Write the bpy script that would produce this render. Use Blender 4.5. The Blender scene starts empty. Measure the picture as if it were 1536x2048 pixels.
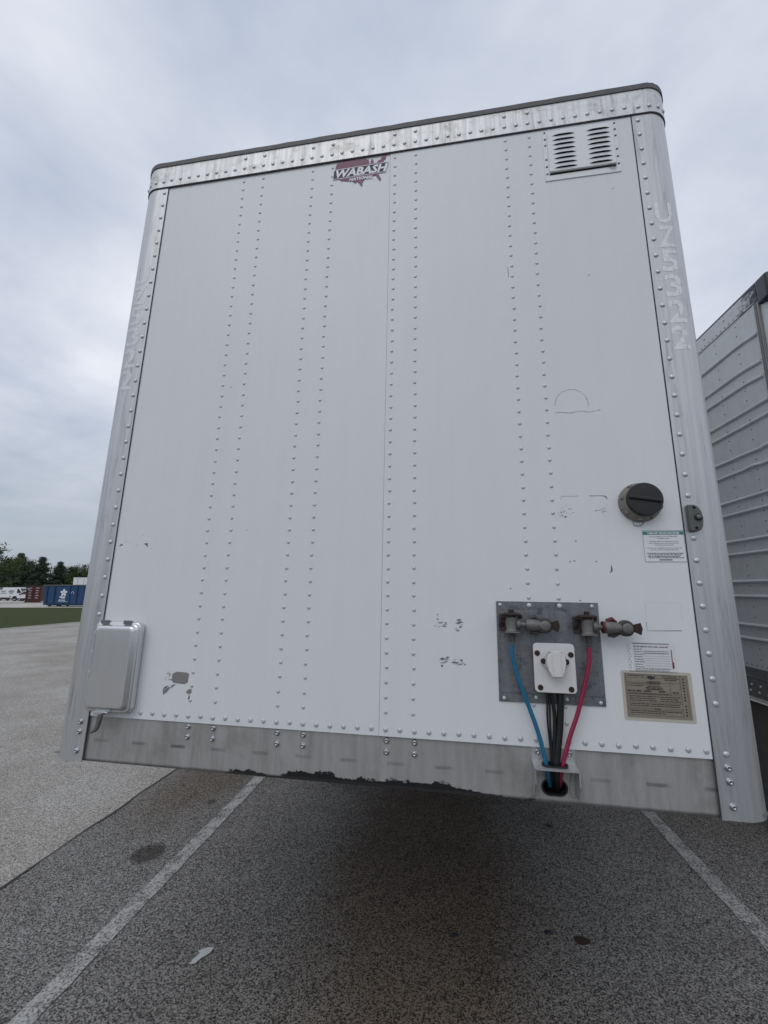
import bpy, bmesh, math, random
from mathutils import Matrix, Vector, geometry
random.seed(7)
SC = bpy.context.scene
COL = SC.collection
# ------------------------------------------------------------------ camera
H = 1.80
cd = bpy.data.cameras.new('camera'); cam = bpy.data.objects.new('camera', cd); COL.objects.link(cam)
cd.sensor_fit = 'VERTICAL'; cd.sensor_height = 36.0; cd.sensor_width = 36.0
cd.lens = 868.48 / 2048 * 36.0
cd.clip_start = 0.02; cd.clip_end = 5000
cam.matrix_world = Matrix(((0.99190594, 0.02272706, 0.12492432, 0), (0.12697482, -0.17754001, -0.97588777, 0), (0, 0.98385112, -0.17898876, H), (0, 0, 0, 1)))
SC.camera = cam
# ------------------------------------------------------------------ node helper
def nd(t, typ, ins=None, **props):
    n = t.nodes.new(typ)
    for k, v in props.items(): setattr(n, k, v)
    for k, v in (ins or {}).items():
        s = n.inputs[k]
        if isinstance(v, bpy.types.NodeSocket): t.links.new(v, s)
        else: s.default_value = v
    return n
def ma(t, op, a, b=0.0, clamp=False):
    return nd(t, 'ShaderNodeMath', {0: a, 1: b}, operation=op, use_clamp=clamp).outputs[0]
def mixc(t, f, a, b, mode='MIX'):
    n = nd(t, 'ShaderNodeMix', {0: f}, data_type='RGBA', blend_type=mode)
    for i, v in ((6, a), (7, b)):
        if isinstance(v, bpy.types.NodeSocket): t.links.new(v, n.inputs[i])
        else: n.inputs[i].default_value = (*v, 1) if len(v) == 3 else v
    return n.outputs[2]
def ramp(t, f, p0, p1, c0=(0, 0, 0), c1=(1, 1, 1)):
    n = nd(t, 'ShaderNodeValToRGB', {0: f}); e = n.color_ramp.elements
    e[0].position = p0; e[1].position = p1; e[0].color = (*c0, 1); e[1].color = (*c1, 1)
    return n.outputs[0]
def noise(t, vec, scale, detail=4, rough=0.55, dist=0.0, out=0):
    return nd(t, 'ShaderNodeTexNoise', {'Vector': vec, 'Scale': scale, 'Detail': detail, 'Roughness': rough, 'Distortion': dist}).outputs[out]
def stretch(t, vec, s):
    return nd(t, 'ShaderNodeMapping', {'Vector': vec, 'Scale': s}).outputs[0]
# ------------------------------------------------------------------ world: overcast sky
SKY_SEED = 4.6
SUN_EL, SUN_AZ = math.radians(50), math.radians(200)      # azimuth from +Y clockwise
w = bpy.data.worlds.new('World'); SC.world = w; w.use_nodes = True
t = w.node_tree; t.nodes.clear()
sky = nd(t, 'ShaderNodeTexSky', sky_type='NISHITA', sun_disc=False, sun_elevation=SUN_EL, sun_rotation=SUN_AZ, altitude=200, air_density=1.0, dust_density=3.0, ozone_density=1.0)
g = nd(t, 'ShaderNodeTexCoord').outputs['Generated']
sep = nd(t, 'ShaderNodeSeparateXYZ', {0: g})
zz = ma(t, 'ADD', ma(t, 'MAXIMUM', sep.outputs[2], 0.0), 0.16)
pv = nd(t, 'ShaderNodeCombineXYZ', {0: ma(t, 'DIVIDE', sep.outputs[0], zz), 1: ma(t, 'DIVIDE', sep.outputs[1], zz), 2: SKY_SEED}).outputs[0]
n1 = noise(t, pv, 1.15, 6, 0.5, 0.3)
n2 = noise(t, stretch(t, pv, (1, 1, 1)), 3.2, 5, 0.55, 0.2)
cl = ma(t, 'ADD', ma(t, 'MULTIPLY', n1, 0.72), ma(t, 'MULTIPLY', n2, 0.28))
cc = ramp(t, cl, 0.36, 0.64, (4.9, 5.6, 6.85), (8.7, 9.0, 9.75))
# towards the horizon the cloud layer merges into one even grey
hz = ramp(t, sep.outputs[2], 0.03, 0.36)
cc = mixc(t, hz, (4.0, 4.6, 5.3), cc)
skyc = mixc(t, 0.94, sky.outputs[0], cc)
bg = nd(t, 'ShaderNodeBackground', {0: skyc, 1: 0.10})
t.links.new(bg.outputs[0], nd(t, 'ShaderNodeOutputWorld').inputs[0])
# ------------------------------------------------------------------ sun (veiled by cloud)
sd = bpy.data.lights.new('sun', 'SUN'); sd.energy = 0.5; sd.angle = math.radians(40); sd.color = (1.0, 0.97, 0.93)
so = bpy.data.objects.new('sun', sd); COL.objects.link(so)
sdir = Vector((math.sin(SUN_AZ) * math.cos(SUN_EL), math.cos(SUN_AZ) * math.cos(SUN_EL), math.sin(SUN_EL)))
so.rotation_euler = sdir.to_track_quat('Z', 'Y').to_euler(); so.location = sdir * 40
vs = SC.view_settings; vs.view_transform = 'Standard'; vs.look = 'None'; vs.exposure = 0.0; vs.gamma = 1.0; vs.use_curve_mapping = False
# ------------------------------------------------------------------ materials
def newmat(name):
    m = bpy.data.materials.new(name); m.use_nodes = True
    tt = m.node_tree; tt.nodes.clear()
    b = nd(tt, 'ShaderNodeBsdfPrincipled'); o = nd(tt, 'ShaderNodeOutputMaterial'); tt.links.new(b.outputs[0], o.inputs[0])
    return m, tt, b
def setb(tt, b, **kw):
    for k, v in kw.items():
        s = b.inputs[k.replace('_', ' ')]
        if isinstance(v, bpy.types.NodeSocket): tt.links.new(v, s)
        elif k == 'Base_Color': s.default_value = (*v, 1)
        else: s.default_value = v
def bump(tt, b, h, strength, dist):
    tt.links.new(nd(tt, 'ShaderNodeBump', {'Height': h, 'Strength': strength, 'Distance': dist}).outputs[0], b.inputs['Normal'])
def simple(name, c, rough=0.5, metal=0.0, var=0.12, scale=30.0, bmp=0.0):
    m, tt, b = newmat(name)
    co = nd(tt, 'ShaderNodeTexCoord').outputs['Object']
    n = noise(tt, co, scale, 5)
    col = mixc(tt, n, [x * (1 - var) for x in c], [min(1, x * (1 + var)) for x in c])
    setb(tt, b, Base_Color=col, Roughness=rough, Metallic=metal)
    if bmp: bump(tt, b, n, bmp, 0.002)
    return m
M = {}
def asphalt(name, dark, light, p0, p1, tint_stain=None, warm=None):
    m, tt, b = newmat(name)
    pos = nd(tt, 'ShaderNodeNewGeometry').outputs['Position']
    a = noise(tt, pos, 175, 3, 0.7); v = nd(tt, 'ShaderNodeTexVoronoi', {'Vector': pos, 'Scale': 160.0})
    vr = nd(tt, 'ShaderNodeSeparateColor', {0: v.outputs['Color']}).outputs[0]
    mixf = ma(tt, 'ADD', ma(tt, 'MULTIPLY', a, 0.62), ma(tt, 'MULTIPLY', vr, 0.38))
    col = ramp(tt, mixf, p0, p1, dark, light)
    sv = nd(tt, 'ShaderNodeTexVoronoi', {'Vector': pos, 'Scale': 34.0}); sr = nd(tt, 'ShaderNodeSeparateColor', {0: sv.outputs['Color']})
    stone = ma(tt, 'MULTIPLY', ramp(tt, sv.outputs['Distance'], 0.20, 0.30, (1, 1, 1), (0, 0, 0)), ramp(tt, sr.outputs[0], 0.80, 0.82))
    col = mixc(tt, ma(tt, 'MULTIPLY', stone, 0.75), col, mixc(tt, sr.outputs[1], dark, light))
    big = noise(tt, pos, 0.55, 5, 0.6); mid = noise(tt, pos, 4.5, 4, 0.6)
    col = mixc(tt, ramp(tt, big, 0.38, 0.66), col, mixc(tt, 1.0, col, (0.74, 0.715, 0.69), 'MULTIPLY'))
    col = mixc(tt, ma(tt, 'MULTIPLY', ramp(tt, mid, 0.5, 0.75), 0.5), col, mixc(tt, 1.0, col, (0.82, 0.81, 0.8), 'MULTIPLY'))
    if tint_stain:
        sx = nd(tt, 'ShaderNodeSeparateXYZ', {0: pos})
        nz = noise(tt, pos, 2.2, 5, 0.6)
        for (cx, cy, rx, ry, tint, amt, edge) in tint_stain:
            dx = ma(tt, 'DIVIDE', ma(tt, 'SUBTRACT', sx.outputs[0], cx), rx); dy = ma(tt, 'DIVIDE', ma(tt, 'SUBTRACT', sx.outputs[1], cy), ry)
            d = ma(tt, 'SQRT', ma(tt, 'ADD', ma(tt, 'MULTIPLY', dx, dx), ma(tt, 'MULTIPLY', dy, dy)))
            d = ma(tt, 'ADD', d, ma(tt, 'MULTIPLY', ma(tt, 'SUBTRACT', nz, 0.5), 0.9))
            f = ma(tt, 'MULTIPLY', ramp(tt, d, 1.0 - edge, 1.0, (1, 1, 1), (0, 0, 0)), amt)
            col = mixc(tt, f, col, mixc(tt, 1.0, col, tint, 'MULTIPLY'))
    setb(tt, b, Base_Color=col, Roughness=0.9, Specular_IOR_Level=0.25)
    bump(tt, b, mixf, 0.7, 0.006)
    return m
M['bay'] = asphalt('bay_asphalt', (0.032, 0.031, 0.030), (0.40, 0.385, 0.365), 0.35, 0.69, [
    (-0.15, 3.3, 0.75, 2.3, (0.66, 0.55, 0.45), 0.9, 0.45), (-2.3, 4.4, 0.5, 1.1, (0.72, 0.62, 0.52), 0.8, 0.6),
    (-2.067, 3.167, 0.12, 0.14, (0.30, 0.28, 0.26), 0.9, 0.35), (-2.007, 3.94, 0.05, 0.06, (0.35, 0.32, 0.28), 0.9, 0.4)])
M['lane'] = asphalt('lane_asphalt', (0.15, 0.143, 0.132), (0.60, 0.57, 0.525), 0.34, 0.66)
M['concrete'] = asphalt('yard_concrete', (0.44, 0.42, 0.385), (0.60, 0.575, 0.53), 0.3, 0.7)
def mk_paint():
    m, tt, b = newmat('worn_line_paint')
    pos = nd(tt, 'ShaderNodeNewGeometry').outputs['Position']
    a = noise(tt, pos, 105, 2, 0.65); w_ = noise(tt, pos, 9, 4, 0.6)
    f = ramp(tt, ma(tt, 'ADD', ma(tt, 'MULTIPLY', a, 0.7), ma(tt, 'MULTIPLY', w_, 0.35)), 0.43, 0.58)
    col = mixc(tt, f, (0.085, 0.082, 0.08), mixc(tt, w_, (0.38, 0.375, 0.36), (0.52, 0.51, 0.49)))
    setb(tt, b, Base_Color=col, Roughness=0.85); bump(tt, b, a, 0.8, 0.006)
    return m
M['line'] = mk_paint()
def mk_grass():
    m, tt, b = newmat('mown_grass')
    pos = nd(tt, 'ShaderNodeNewGeometry').outputs['Position']
    a = noise(tt, stretch(tt, pos, (1, 0.25, 1)), 6, 6, 0.75); c = noise(tt, pos, 0.35, 4)
    col = mixc(tt, a, (0.022, 0.032, 0.011), (0.078, 0.092, 0.034)); col = mixc(tt, ma(tt, 'MULTIPLY', ramp(tt, c, 0.45, 0.7), 0.5), col, (0.07, 0.066, 0.03))
    setb(tt, b, Base_Color=col, Roughness=0.95, Specular_IOR_Level=0.1); bump(tt, b, a, 1.0, 0.06)
    return m
M['grass'] = mk_grass()
M['terrain'] = simple('far_ground', (0.10, 0.105, 0.07), 0.95, 0, 0.3, 0.05)
def mk_panel():
    m, tt, b = newmat('white_enamel')
    co = nd(tt, 'ShaderNodeTexCoord').outputs['Object']
    st = noise(tt, stretch(tt, co, (9, 9, 0.5)), 2.0, 5, 0.6); sp = noise(tt, co, 70, 3, 0.6); bl = noise(tt, co, 1.4, 4, 0.6)
    col = mixc(tt, ma(tt, 'MULTIPLY', ramp(tt, st, 0.45, 0.75), 0.16), (0.745, 0.76, 0.775), (0.62, 0.63, 0.63))
    col = mixc(tt, ma(tt, 'MULTIPLY', ramp(tt, bl, 0.5, 0.8), 0.25), col, (0.68, 0.69, 0.70))
    col = mixc(tt, ma(tt, 'MULTIPLY', ramp(tt, noise(tt, co, 22, 5, 0.75), 0.73, 0.78), 0.55), col, (0.45, 0.44, 0.42))
    setb(tt, b, Base_Color=col, Roughness=0.36, Specular_IOR_Level=0.4)
    rip = noise(tt, stretch(tt, co, (5, 1, 1.6)), 1.3, 3, 0.5)
    bump(tt, b, ma(tt, 'ADD', ma(tt, 'MULTIPLY', sp, 0.06), ma(tt, 'MULTIPLY', rip, 1.0)), 0.35, 0.012)
    return m
M['panel'] = mk_panel()
def mk_alu(name, c, rough, metal, streak=0.35, dirt=None, dirtamt=0.0):
    m, tt, b = newmat(name)
    co = nd(tt, 'ShaderNodeTexCoord').outputs['Object']
    st = noise(tt, stretch(tt, co, (40, 40, 0.9)), 1.6, 6, 0.65); s2 = noise(tt, stretch(tt, co, (14, 14, 1.2)), 2.0, 6, 0.7, 0.4); sp = noise(tt, co, 160, 2)
    col = mixc(tt, ma(tt, 'MULTIPLY', ramp(tt, st, 0.40, 0.72), streak), c, [x * 0.62 for x in c])
    col = mixc(tt, ma(tt, 'MULTIPLY', ramp(tt, s2, 0.54, 0.68), min(1.0, streak * 1.4)), col, [x * 0.5 for x in c])
    if dirt:
        dn = noise(tt, co, 11, 7, 0.75); col = mixc(tt, ma(tt, 'MULTIPLY', ramp(tt, dn, 0.50, 0.72), dirtamt), col, dirt)
    setb(tt, b, Base_Color=col, Roughness=ma(tt, 'ADD', ma(tt, 'MULTIPLY', st, 0.2), rough - 0.1), Metallic=metal)
    bump(tt, b, ma(tt, 'ADD', st, ma(tt, 'MULTIPLY', sp, 0.3)), 0.10, 0.004)
    return m
M['post'] = mk_alu('weathered_aluminium', (0.57, 0.575, 0.585), 0.38, 0.65, 0.50)
M['rail'] = mk_alu('chalky_aluminium', (0.68, 0.685, 0.69), 0.46, 0.5, 0.55, (0.24, 0.22, 0.17), 0.75)
M['rivet'] = mk_alu('rivet_metal', (0.62, 0.63, 0.65), 0.36, 0.6, 0.15)
M['rivetw'] = simple('painted_rivet', (0.56, 0.575, 0.59), 0.35, 0.35, 0.15, 80)
M['bolt'] = simple('steel_bolt', (0.42, 0.42, 0.43), 0.28, 0.9, 0.3, 120)
def mk_brail():
    m, tt, b = newmat('scuffed_bottom_rail')
    co = nd(tt, 'ShaderNodeTexCoord').outputs['Object']
    sx = nd(tt, 'ShaderNodeSeparateXYZ', {0: co}); X, Z = sx.outputs[0], sx.outputs[2]
    st = noise(tt, stretch(tt, co, (12, 1, 1.5)), 2.0, 6, 0.7); sp = noise(tt, co, 95, 4, 0.7); bl = noise(tt, co, 5, 6, 0.7)
    col = mixc(tt, ramp(tt, st, 0.35, 0.7), (0.46, 0.455, 0.445), (0.33, 0.32, 0.305))
    col = mixc(tt, ma(tt, 'MULTIPLY', ramp(tt, bl, 0.5, 0.75), 0.5), col, (0.20, 0.18, 0.155))
    col = mixc(tt, ma(tt, 'MULTIPLY', ramp(tt, sp, 0.68, 0.74), 0.6), col, (0.10, 0.09, 0.08))
    # rubbed grey dashes along the rail
    fx = ma(tt, 'FRACT', ma(tt, 'DIVIDE', ma(tt, 'SUBTRACT', X, 0.033), 0.1716))
    dx = ma(tt, 'ABSOLUTE', ma(tt, 'SUBTRACT', fx, 0.18)); wob = ma(tt, 'MULTIPLY', ma(tt, 'SUBTRACT', noise(tt, co, 14, 3), 0.5), 0.25)
    mx = ramp(tt, ma(tt, 'ADD', dx, wob), 0.13, 0.24, (1, 1, 1), (0, 0, 0))
    mz = ramp(tt, ma(tt, 'ABSOLUTE', ma(tt, 'SUBTRACT', Z, 0.0755)), 0.003, 0.008, (1, 1, 1), (0, 0, 0))
    col = mixc(tt, ma(tt, 'MULTIPLY', ma(tt, 'MULTIPLY', mx, mz), ramp(tt, noise(tt, co, 4.0, 3, 0.7), 0.30, 0.75, (0.05, 0.05, 0.05), (0.9, 0.9, 0.9))), col, (0.13, 0.125, 0.12))
    # black grease and rubbed-through edge along the middle of the lower lip
    env = ma(tt, 'SUBTRACT', 1.0, ma(tt, 'POWER', ma(tt, 'ABSOLUTE', ma(tt, 'DIVIDE', ma(tt, 'SUBTRACT', X, 1.17), 0.56)), 3.0))
    gn = noise(tt, stretch(tt, co, (1, 1, 1.6)), 13, 7, 0.7)
    hgt = ma(tt, 'ADD', ma(tt, 'MULTIPLY', env, 0.024), ma(tt, 'MULTIPLY', ma(tt, 'SUBTRACT', gn, 0.50), 0.095))
    gm = ma(tt, 'MULTIPLY', ramp(tt, ma(tt, 'SUBTRACT', hgt, Z), 0.0, 0.004), ramp(tt, ma(tt, 'ADD', env, ma(tt, 'MULTIPLY', ma(tt, 'SUBTRACT', gn, 0.5), 0.8)), 0.0, 0.05))
    col = mixc(tt, gm, col, (0.003, 0.003, 0.0035))
    lip = ramp(tt, ma(tt, 'ADD', Z, ma(tt, 'MULTIPLY', gn, 0.008)), 0.006, 0.012, (1, 1, 1), (0, 0, 0))
    col = mixc(tt, ma(tt, 'MULTIPLY', lip, 0.7), col, (0.03, 0.028, 0.026))
    setb(tt, b, Base_Color=col, Roughness=0.55, Metallic=ma(tt, 'MULTIPLY', ma(tt, 'SUBTRACT', 1.0, gm), 0.55))
    bump(tt, b, ma(tt, 'ADD', bl, sp), 0.15, 0.004)
    return m
M['brail'] = mk_brail()
def mk_galv():
    m, tt, b = newmat('galvanised_sheet')
    co = nd(tt, 'ShaderNodeTexCoord').outputs['Object']
    v = nd(tt, 'ShaderNodeTexVoronoi', {'Vector': co, 'Scale': 90.0}); s = nd(tt, 'ShaderNodeSeparateColor', {0: v.outputs['Color']}).outputs[0]
    st = noise(tt, stretch(tt, co, (22, 22, 1)), 2, 6, 0.7); bl = noise(tt, co, 26, 6, 0.75)
    col = mixc(tt, st, (0.11, 0.12, 0.132), (0.30, 0.312, 0.325)); col = mixc(tt, ma(tt, 'MULTIPLY', s, 0.30), col, (0.09, 0.097, 0.108))
    col = mixc(tt, ma(tt, 'MULTIPLY', ramp(tt, bl, 0.55, 0.62), 0.65), col, (0.06, 0.065, 0.075))
    setb(tt, b, Base_Color=col, Roughness=0.5, Metallic=0.5); bump(tt, b, bl, 0.15, 0.003)
    return m
M['galv'] = mk_galv()
M['boxlid'] = mk_alu('polished_aluminium', (0.72, 0.725, 0.735), 0.24, 0.92, 0.10)
M['boxdark'] = simple('dull_steel', (0.20, 0.20, 0.205), 0.45, 0.7, 0.3, 90)
M['roofedge'] = simple('roof_membrane', (0.10, 0.10, 0.105), 0.6, 0.1, 0.35, 40, 0.3)
M['seam'] = simple('sealant_and_rail_shade', (0.035, 0.034, 0.045), 0.7, 0, 0.3, 60)
M['joint'] = simple('pavement_joint', (0.045, 0.041, 0.036), 0.95, 0, 0.4, 60)
M['black'] = simple('black_plastic', (0.012, 0.013, 0.015), 0.42, 0, 0.25, 50)
M['blackhose'] = simple('black_cable_jacket', (0.008, 0.008, 0.009), 0.45, 0, 0.3, 60)
M['hole'] = simple('unlit_cavity', (0.004, 0.004, 0.004), 0.9, 0, 0.1, 10)
M['blue'] = simple('blue_air_hose', (0.012, 0.145, 0.265), 0.38, 0, 0.12, 60)
M['red'] = simple('red_air_hose', (0.29, 0.018, 0.060), 0.38, 0, 0.12, 60)
M['castalu'] = simple('oxidised_casting', (0.17, 0.163, 0.158), 0.55, 0.45, 0.45, 120, 0.3)
M['castdark'] = simple('grimy_casting', (0.07, 0.064, 0.060), 0.6, 0.4, 0.45, 120, 0.3)
M['rust'] = simple('rusty_steel', (0.040, 0.024, 0.018), 0.8, 0.2, 0.5, 120, 0.4)
M['sockw'] = simple('off_white_nylon', (0.68, 0.67, 0.66), 0.45, 0, 0.06, 60)
M['sockg'] = simple('grey_nylon', (0.52, 0.52, 0.51), 0.45, 0, 0.08, 60)
M['taupe'] = simple('taupe_plastic', (0.20, 0.185, 0.155), 0.5, 0, 0.15, 60)
M['greyplastic'] = simple('grey_green_plastic', (0.10, 0.105, 0.098), 0.45, 0, 0.12, 60)
M['lens'] = simple('clear_lens', (0.16, 0.165, 0.17), 0.15, 0.2, 0.1, 60)
def mk_vinyl(name, p0, p1, c):
    m, tt, b = newmat(name)
    co = nd(tt, 'ShaderNodeTexCoord').outputs['Object']
    f = ramp(tt, ma(tt, 'ADD', ma(tt, 'MULTIPLY', noise(tt, co, 60, 6, 0.75), 0.6), ma(tt, 'MULTIPLY', noise(tt, stretch(tt, co, (40, 40, 3)), 2.5, 4), 0.4)), p0, p1)
    setb(tt, b, Base_Color=mixc(tt, f, c, (0.54, 0.545, 0.555)), Roughness=0.48, Metallic=ma(tt, 'MULTIPLY', f, 0.6))
    return m
M['vinyl'] = mk_vinyl('white_vinyl_digits', 0.48, 0.60, (0.86, 0.865, 0.87)); M['vinylfaint'] = mk_vinyl('faded_vinyl_digits', 0.40, 0.56, (0.80, 0.805, 0.81))
M['stw'] = simple('white_sticker', (0.76, 0.77, 0.79), 0.4, 0, 0.04, 40)
M['stpink'] = simple('faded_white_sticker', (0.70, 0.69, 0.71), 0.4, 0, 0.06, 40)
M['teal'] = simple('teal_print', (0.055, 0.22, 0.22), 0.45, 0, 0.15, 60)
M['ink'] = simple('black_print', (0.035, 0.035, 0.040), 0.6, 0, 0.2, 60)
M['inkgrey'] = simple('grey_print', (0.20, 0.20, 0.215), 0.6, 0, 0.2, 60)
M['cream'] = simple('yellowed_film', (0.50, 0.47, 0.41), 0.35, 0, 0.06, 40)
M['tan'] = simple('tarnished_plate', (0.27, 0.235, 0.185), 0.5, 0.15, 0.25, 50)
M['crimson'] = simple('dark_red_print', (0.22, 0.02, 0.05), 0.5, 0, 0.1, 40)
M['oxblood'] = simple('grimy_dark_red', (0.085, 0.014, 0.018), 0.5, 0, 0.4, 120)
M['maroon'] = simple('faded_maroon_print', (0.19, 0.065, 0.115), 0.5, 0, 0.22, 35)
M['white'] = simple('white_print', (0.80, 0.81, 0.82), 0.45, 0, 0.04, 40)
M['foil'] = simple('torn_foil', (0.30, 0.29, 0.28), 0.35, 0.55, 0.4, 200)
M['scuff'] = simple('scuff_mark', (0.14, 0.145, 0.165), 0.6, 0, 0.4, 200)
M['ghost'] = simple('sticker_residue', (0.52, 0.53, 0.55), 0.6, 0, 0.3, 120)
M['tyre'] = simple('tyre_rubber', (0.018, 0.018, 0.018), 0.8, 0, 0.3, 30)
M['rim'] = simple('wheel_rim', (0.45, 0.45, 0.46), 0.4, 0.6, 0.2, 20)
M['under'] = simple('underframe_steel', (0.16, 0.145, 0.13), 0.7, 0.2, 0.4, 8)
M['side'] = mk_alu('neighbour_skin', (0.56, 0.575, 0.575), 0.5, 0.15, 0.12, (0.34, 0.34, 0.32), 0.35)
M['siderail'] = simple('neighbour_bottom_rail', (0.17, 0.17, 0.172), 0.5, 0.4, 0.25, 20)
M['tar'] = simple('black_tar_scuff', (0.020, 0.022, 0.035), 0.35, 0.1, 0.5, 60)
def mk_tarrail():
    m, tt, b = newmat('tar_splashed_rail')
    co = nd(tt, 'ShaderNodeTexCoord').outputs['Object']
    y = nd(tt, 'ShaderNodeSeparateXYZ', {0: co}).outputs[1]
    nz = noise(tt, stretch(tt, co, (1, 4, 14)), 3, 6, 0.7)
    f = ramp(tt, ma(tt, 'ADD', y, ma(tt, 'MULTIPLY', ma(tt, 'SUBTRACT', nz, 0.5), 0.9)), 0.12, 0.30, (1, 1, 1), (0, 0, 0))
    col = mixc(tt, f, mixc(tt, nz, (0.46, 0.47, 0.48), (0.62, 0.63, 0.64)), (0.018, 0.02, 0.03))
    setb(tt, b, Base_Color=col, Roughness=0.5, Metallic=0.2)
    return m
M['tarrail'] = mk_tarrail()
M['skirt'] = simple('dirty_skirt', (0.085, 0.078, 0.070), 0.7, 0, 0.4, 6)
M['dblue'] = simple('dumpster_blue', (0.018, 0.065, 0.16), 0.55, 0.1, 0.3, 3)
M['dblued'] = simple('dumpster_blue_rib', (0.011, 0.036, 0.092), 0.55, 0.1, 0.3, 3)
M['dgrey'] = simple('dumpster_top_edge', (0.16, 0.15, 0.14), 0.6, 0.2, 0.3, 4)
M['cred'] = simple('container_red', (0.125, 0.042, 0.036), 0.65, 0.1, 0.35, 3)
M['cbar'] = simple('container_bar', (0.21, 0.10, 0.09), 0.6, 0.2, 0.4, 4)
M['vanw'] = simple('van_white', (0.72, 0.73, 0.74), 0.3, 0, 0.05, 4)
M['glass'] = simple('dark_glass', (0.02, 0.024, 0.028), 0.12, 0, 0.2, 4)
M['vangrey'] = simple('van_print', (0.18, 0.18, 0.19), 0.5, 0, 0.2, 4)
M['bark'] = simple('bark', (0.06, 0.05, 0.042), 0.9, 0, 0.4, 3)
M['wood'] = simple('pole_wood', (0.10, 0.085, 0.07), 0.9, 0, 0.3, 3)
M['fence'] = simple('dark_fence', (0.022, 0.024, 0.024), 0.8, 0, 0.3, 2)
def mk_leaf(name, a, c):
    m, tt, b = newmat(name)
    pos = nd(tt, 'ShaderNodeNewGeometry')
    n = noise(tt, pos.outputs['Position'], 1.1, 4); r = pos.outputs['Random Per Island']
    col = mixc(tt, ma(tt, 'ADD', ma(tt, 'MULTIPLY', n, 0.6), ma(tt, 'MULTIPLY', r, 0.4)), a, c)
    setb(tt, b, Base_Color=col, Roughness=0.75, Specular_IOR_Level=0.2)
    return m
M['leaf'] = mk_leaf('leaf_green', (0.024, 0.040, 0.015), (0.10, 0.13, 0.055))
M['needle'] = mk_leaf('needle_green', (0.020, 0.038, 0.026), (0.066, 0.098, 0.062))
# ------------------------------------------------------------------ mesh builder
class MB:
    def __init__(s): s.v = []; s.f = []
    def add(s, vs, fs):
        o = len(s.v); s.v += [tuple(p) for p in vs]; s.f += [tuple(i + o for i in f) for f in fs]; return s
    def box(s, x0, x1, y0, y1, z0, z1):
        return s.add([(x0, y0, z0), (x1, y0, z0), (x1, y1, z0), (x0, y1, z0), (x0, y0, z1), (x1, y0, z1), (x1, y1, z1), (x0, y1, z1)],
                     [(0, 3, 2, 1), (4, 5, 6, 7), (0, 1, 5, 4), (1, 2, 6, 5), (2, 3, 7, 6), (3, 0, 4, 7)])
    def cyl(s, p0, p1, r0, r1=None, n=14, caps=True):
        return s.tube([p0, p1], [r0, r0 if r1 is None else r1], n, caps)
    def tube(s, pts, r, n=10, caps=True):
        pts = [Vector(p) for p in pts]; k = len(pts)
        if not isinstance(r, (list, tuple)): r = [r] * k
        up = None; vs = []
        for i, p in enumerate(pts):
            d = (pts[min(i + 1, k - 1)] - pts[max(i - 1, 0)]).normalized()
            if up is None: up = Vector((0, 0, 1)) if abs(d.z) < 0.9 else Vector((0, 1, 0))
            a = d.cross(up).normalized(); b = a.cross(d).normalized(); up = b
            for j in range(n):
                th = 2 * math.pi * j / n; vs.append(p + a * (math.cos(th) * r[i]) + b * (math.sin(th) * r[i]))
        fs = [(i * n + j, i * n + (j + 1) % n, (i + 1) * n + (j + 1) % n, (i + 1) * n + j) for i in range(k - 1) for j in range(n)]
        if caps: fs += [tuple(range(n - 1, -1, -1)), tuple(range((k - 1) * n, k * n))]
        return s.add(vs, fs)
    def prism(s, poly, f0, f1):
        n = len(poly); vs = [f0(*p) for p in poly] + [f1(*p) for p in poly]
        fs = [tuple(range(n)), tuple(range(2 * n - 1, n - 1, -1))] + [(j, j + n, (j + 1) % n + n, (j + 1) % n) for j in range(n)]
        return s.add(vs, fs)
    def slab(s, poly, y0, y1):   # polygon in x,z, thickness in y
        return s.prism(poly, lambda a, b: (a, y0, b), lambda a, b: (a, y1, b))
    def loft(s, rings, cap0=True, cap1=True):
        n = len(rings[0]); vs = [p for r in rings for p in r]
        fs = [(i * n + j, i * n + (j + 1) % n, (i + 1) * n + (j + 1) % n, (i + 1) * n + j) for i in range(len(rings) - 1) for j in range(n)]
        if cap0: fs.append(tuple(range(n - 1, -1, -1)))
        if cap1: fs.append(tuple(range((len(rings) - 1) * n, len(rings) * n)))
        return s.add(vs, fs)
    def lathe_y(s, prof, cx, cz, n=24):   # prof: (radius, y); axis along y
        return s.loft([[(cx + r * math.cos(2 * math.pi * j / n), y, cz + r * math.sin(2 * math.pi * j / n)) for j in range(n)] for r, y in prof])
    def mesh(s, name):
        me = bpy.data.meshes.new(name); me.from_pydata(s.v, [], s.f)
        bm = bmesh.new(); bm.from_mesh(me); bmesh.ops.recalc_face_normals(bm, faces=bm.faces); bm.to_mesh(me); bm.free()
        return me
    def build(s, name, m, parent=None, smooth=False, bevel=0.0, seg=2, ang=40):
        me = s.mesh(name); me.materials.append(M[m])
        o = bpy.data.objects.new(name, me); COL.objects.link(o); o.parent = parent
        if smooth:
            me.shade_smooth()
            me.set_sharp_from_angle(angle=math.radians(ang))
        if bevel:
            b = o.modifiers.new('bevel', 'BEVEL'); b.width = bevel; b.segments = seg; b.limit_method = 'ANGLE'; b.angle_limit = math.radians(35)
            me.shade_smooth(); b.harden_normals = False
            me.set_sharp_from_angle(angle=math.radians(60)) if not smooth else None
        return o
def inst(src, name, parent, loc, rot=None, scale=None):
    o = bpy.data.objects.new(name, src); COL.objects.link(o); o.parent = parent; o.location = loc
    if rot: o.rotation_euler = rot
    if scale: o.scale = scale
    return o
def tag(o, label=None, cat=None, group=None, kind=None):
    if label: o['label'] = label
    if cat: o['category'] = cat
    if group: o['group'] = group
    if kind: o['kind'] = kind
    return o
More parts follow.
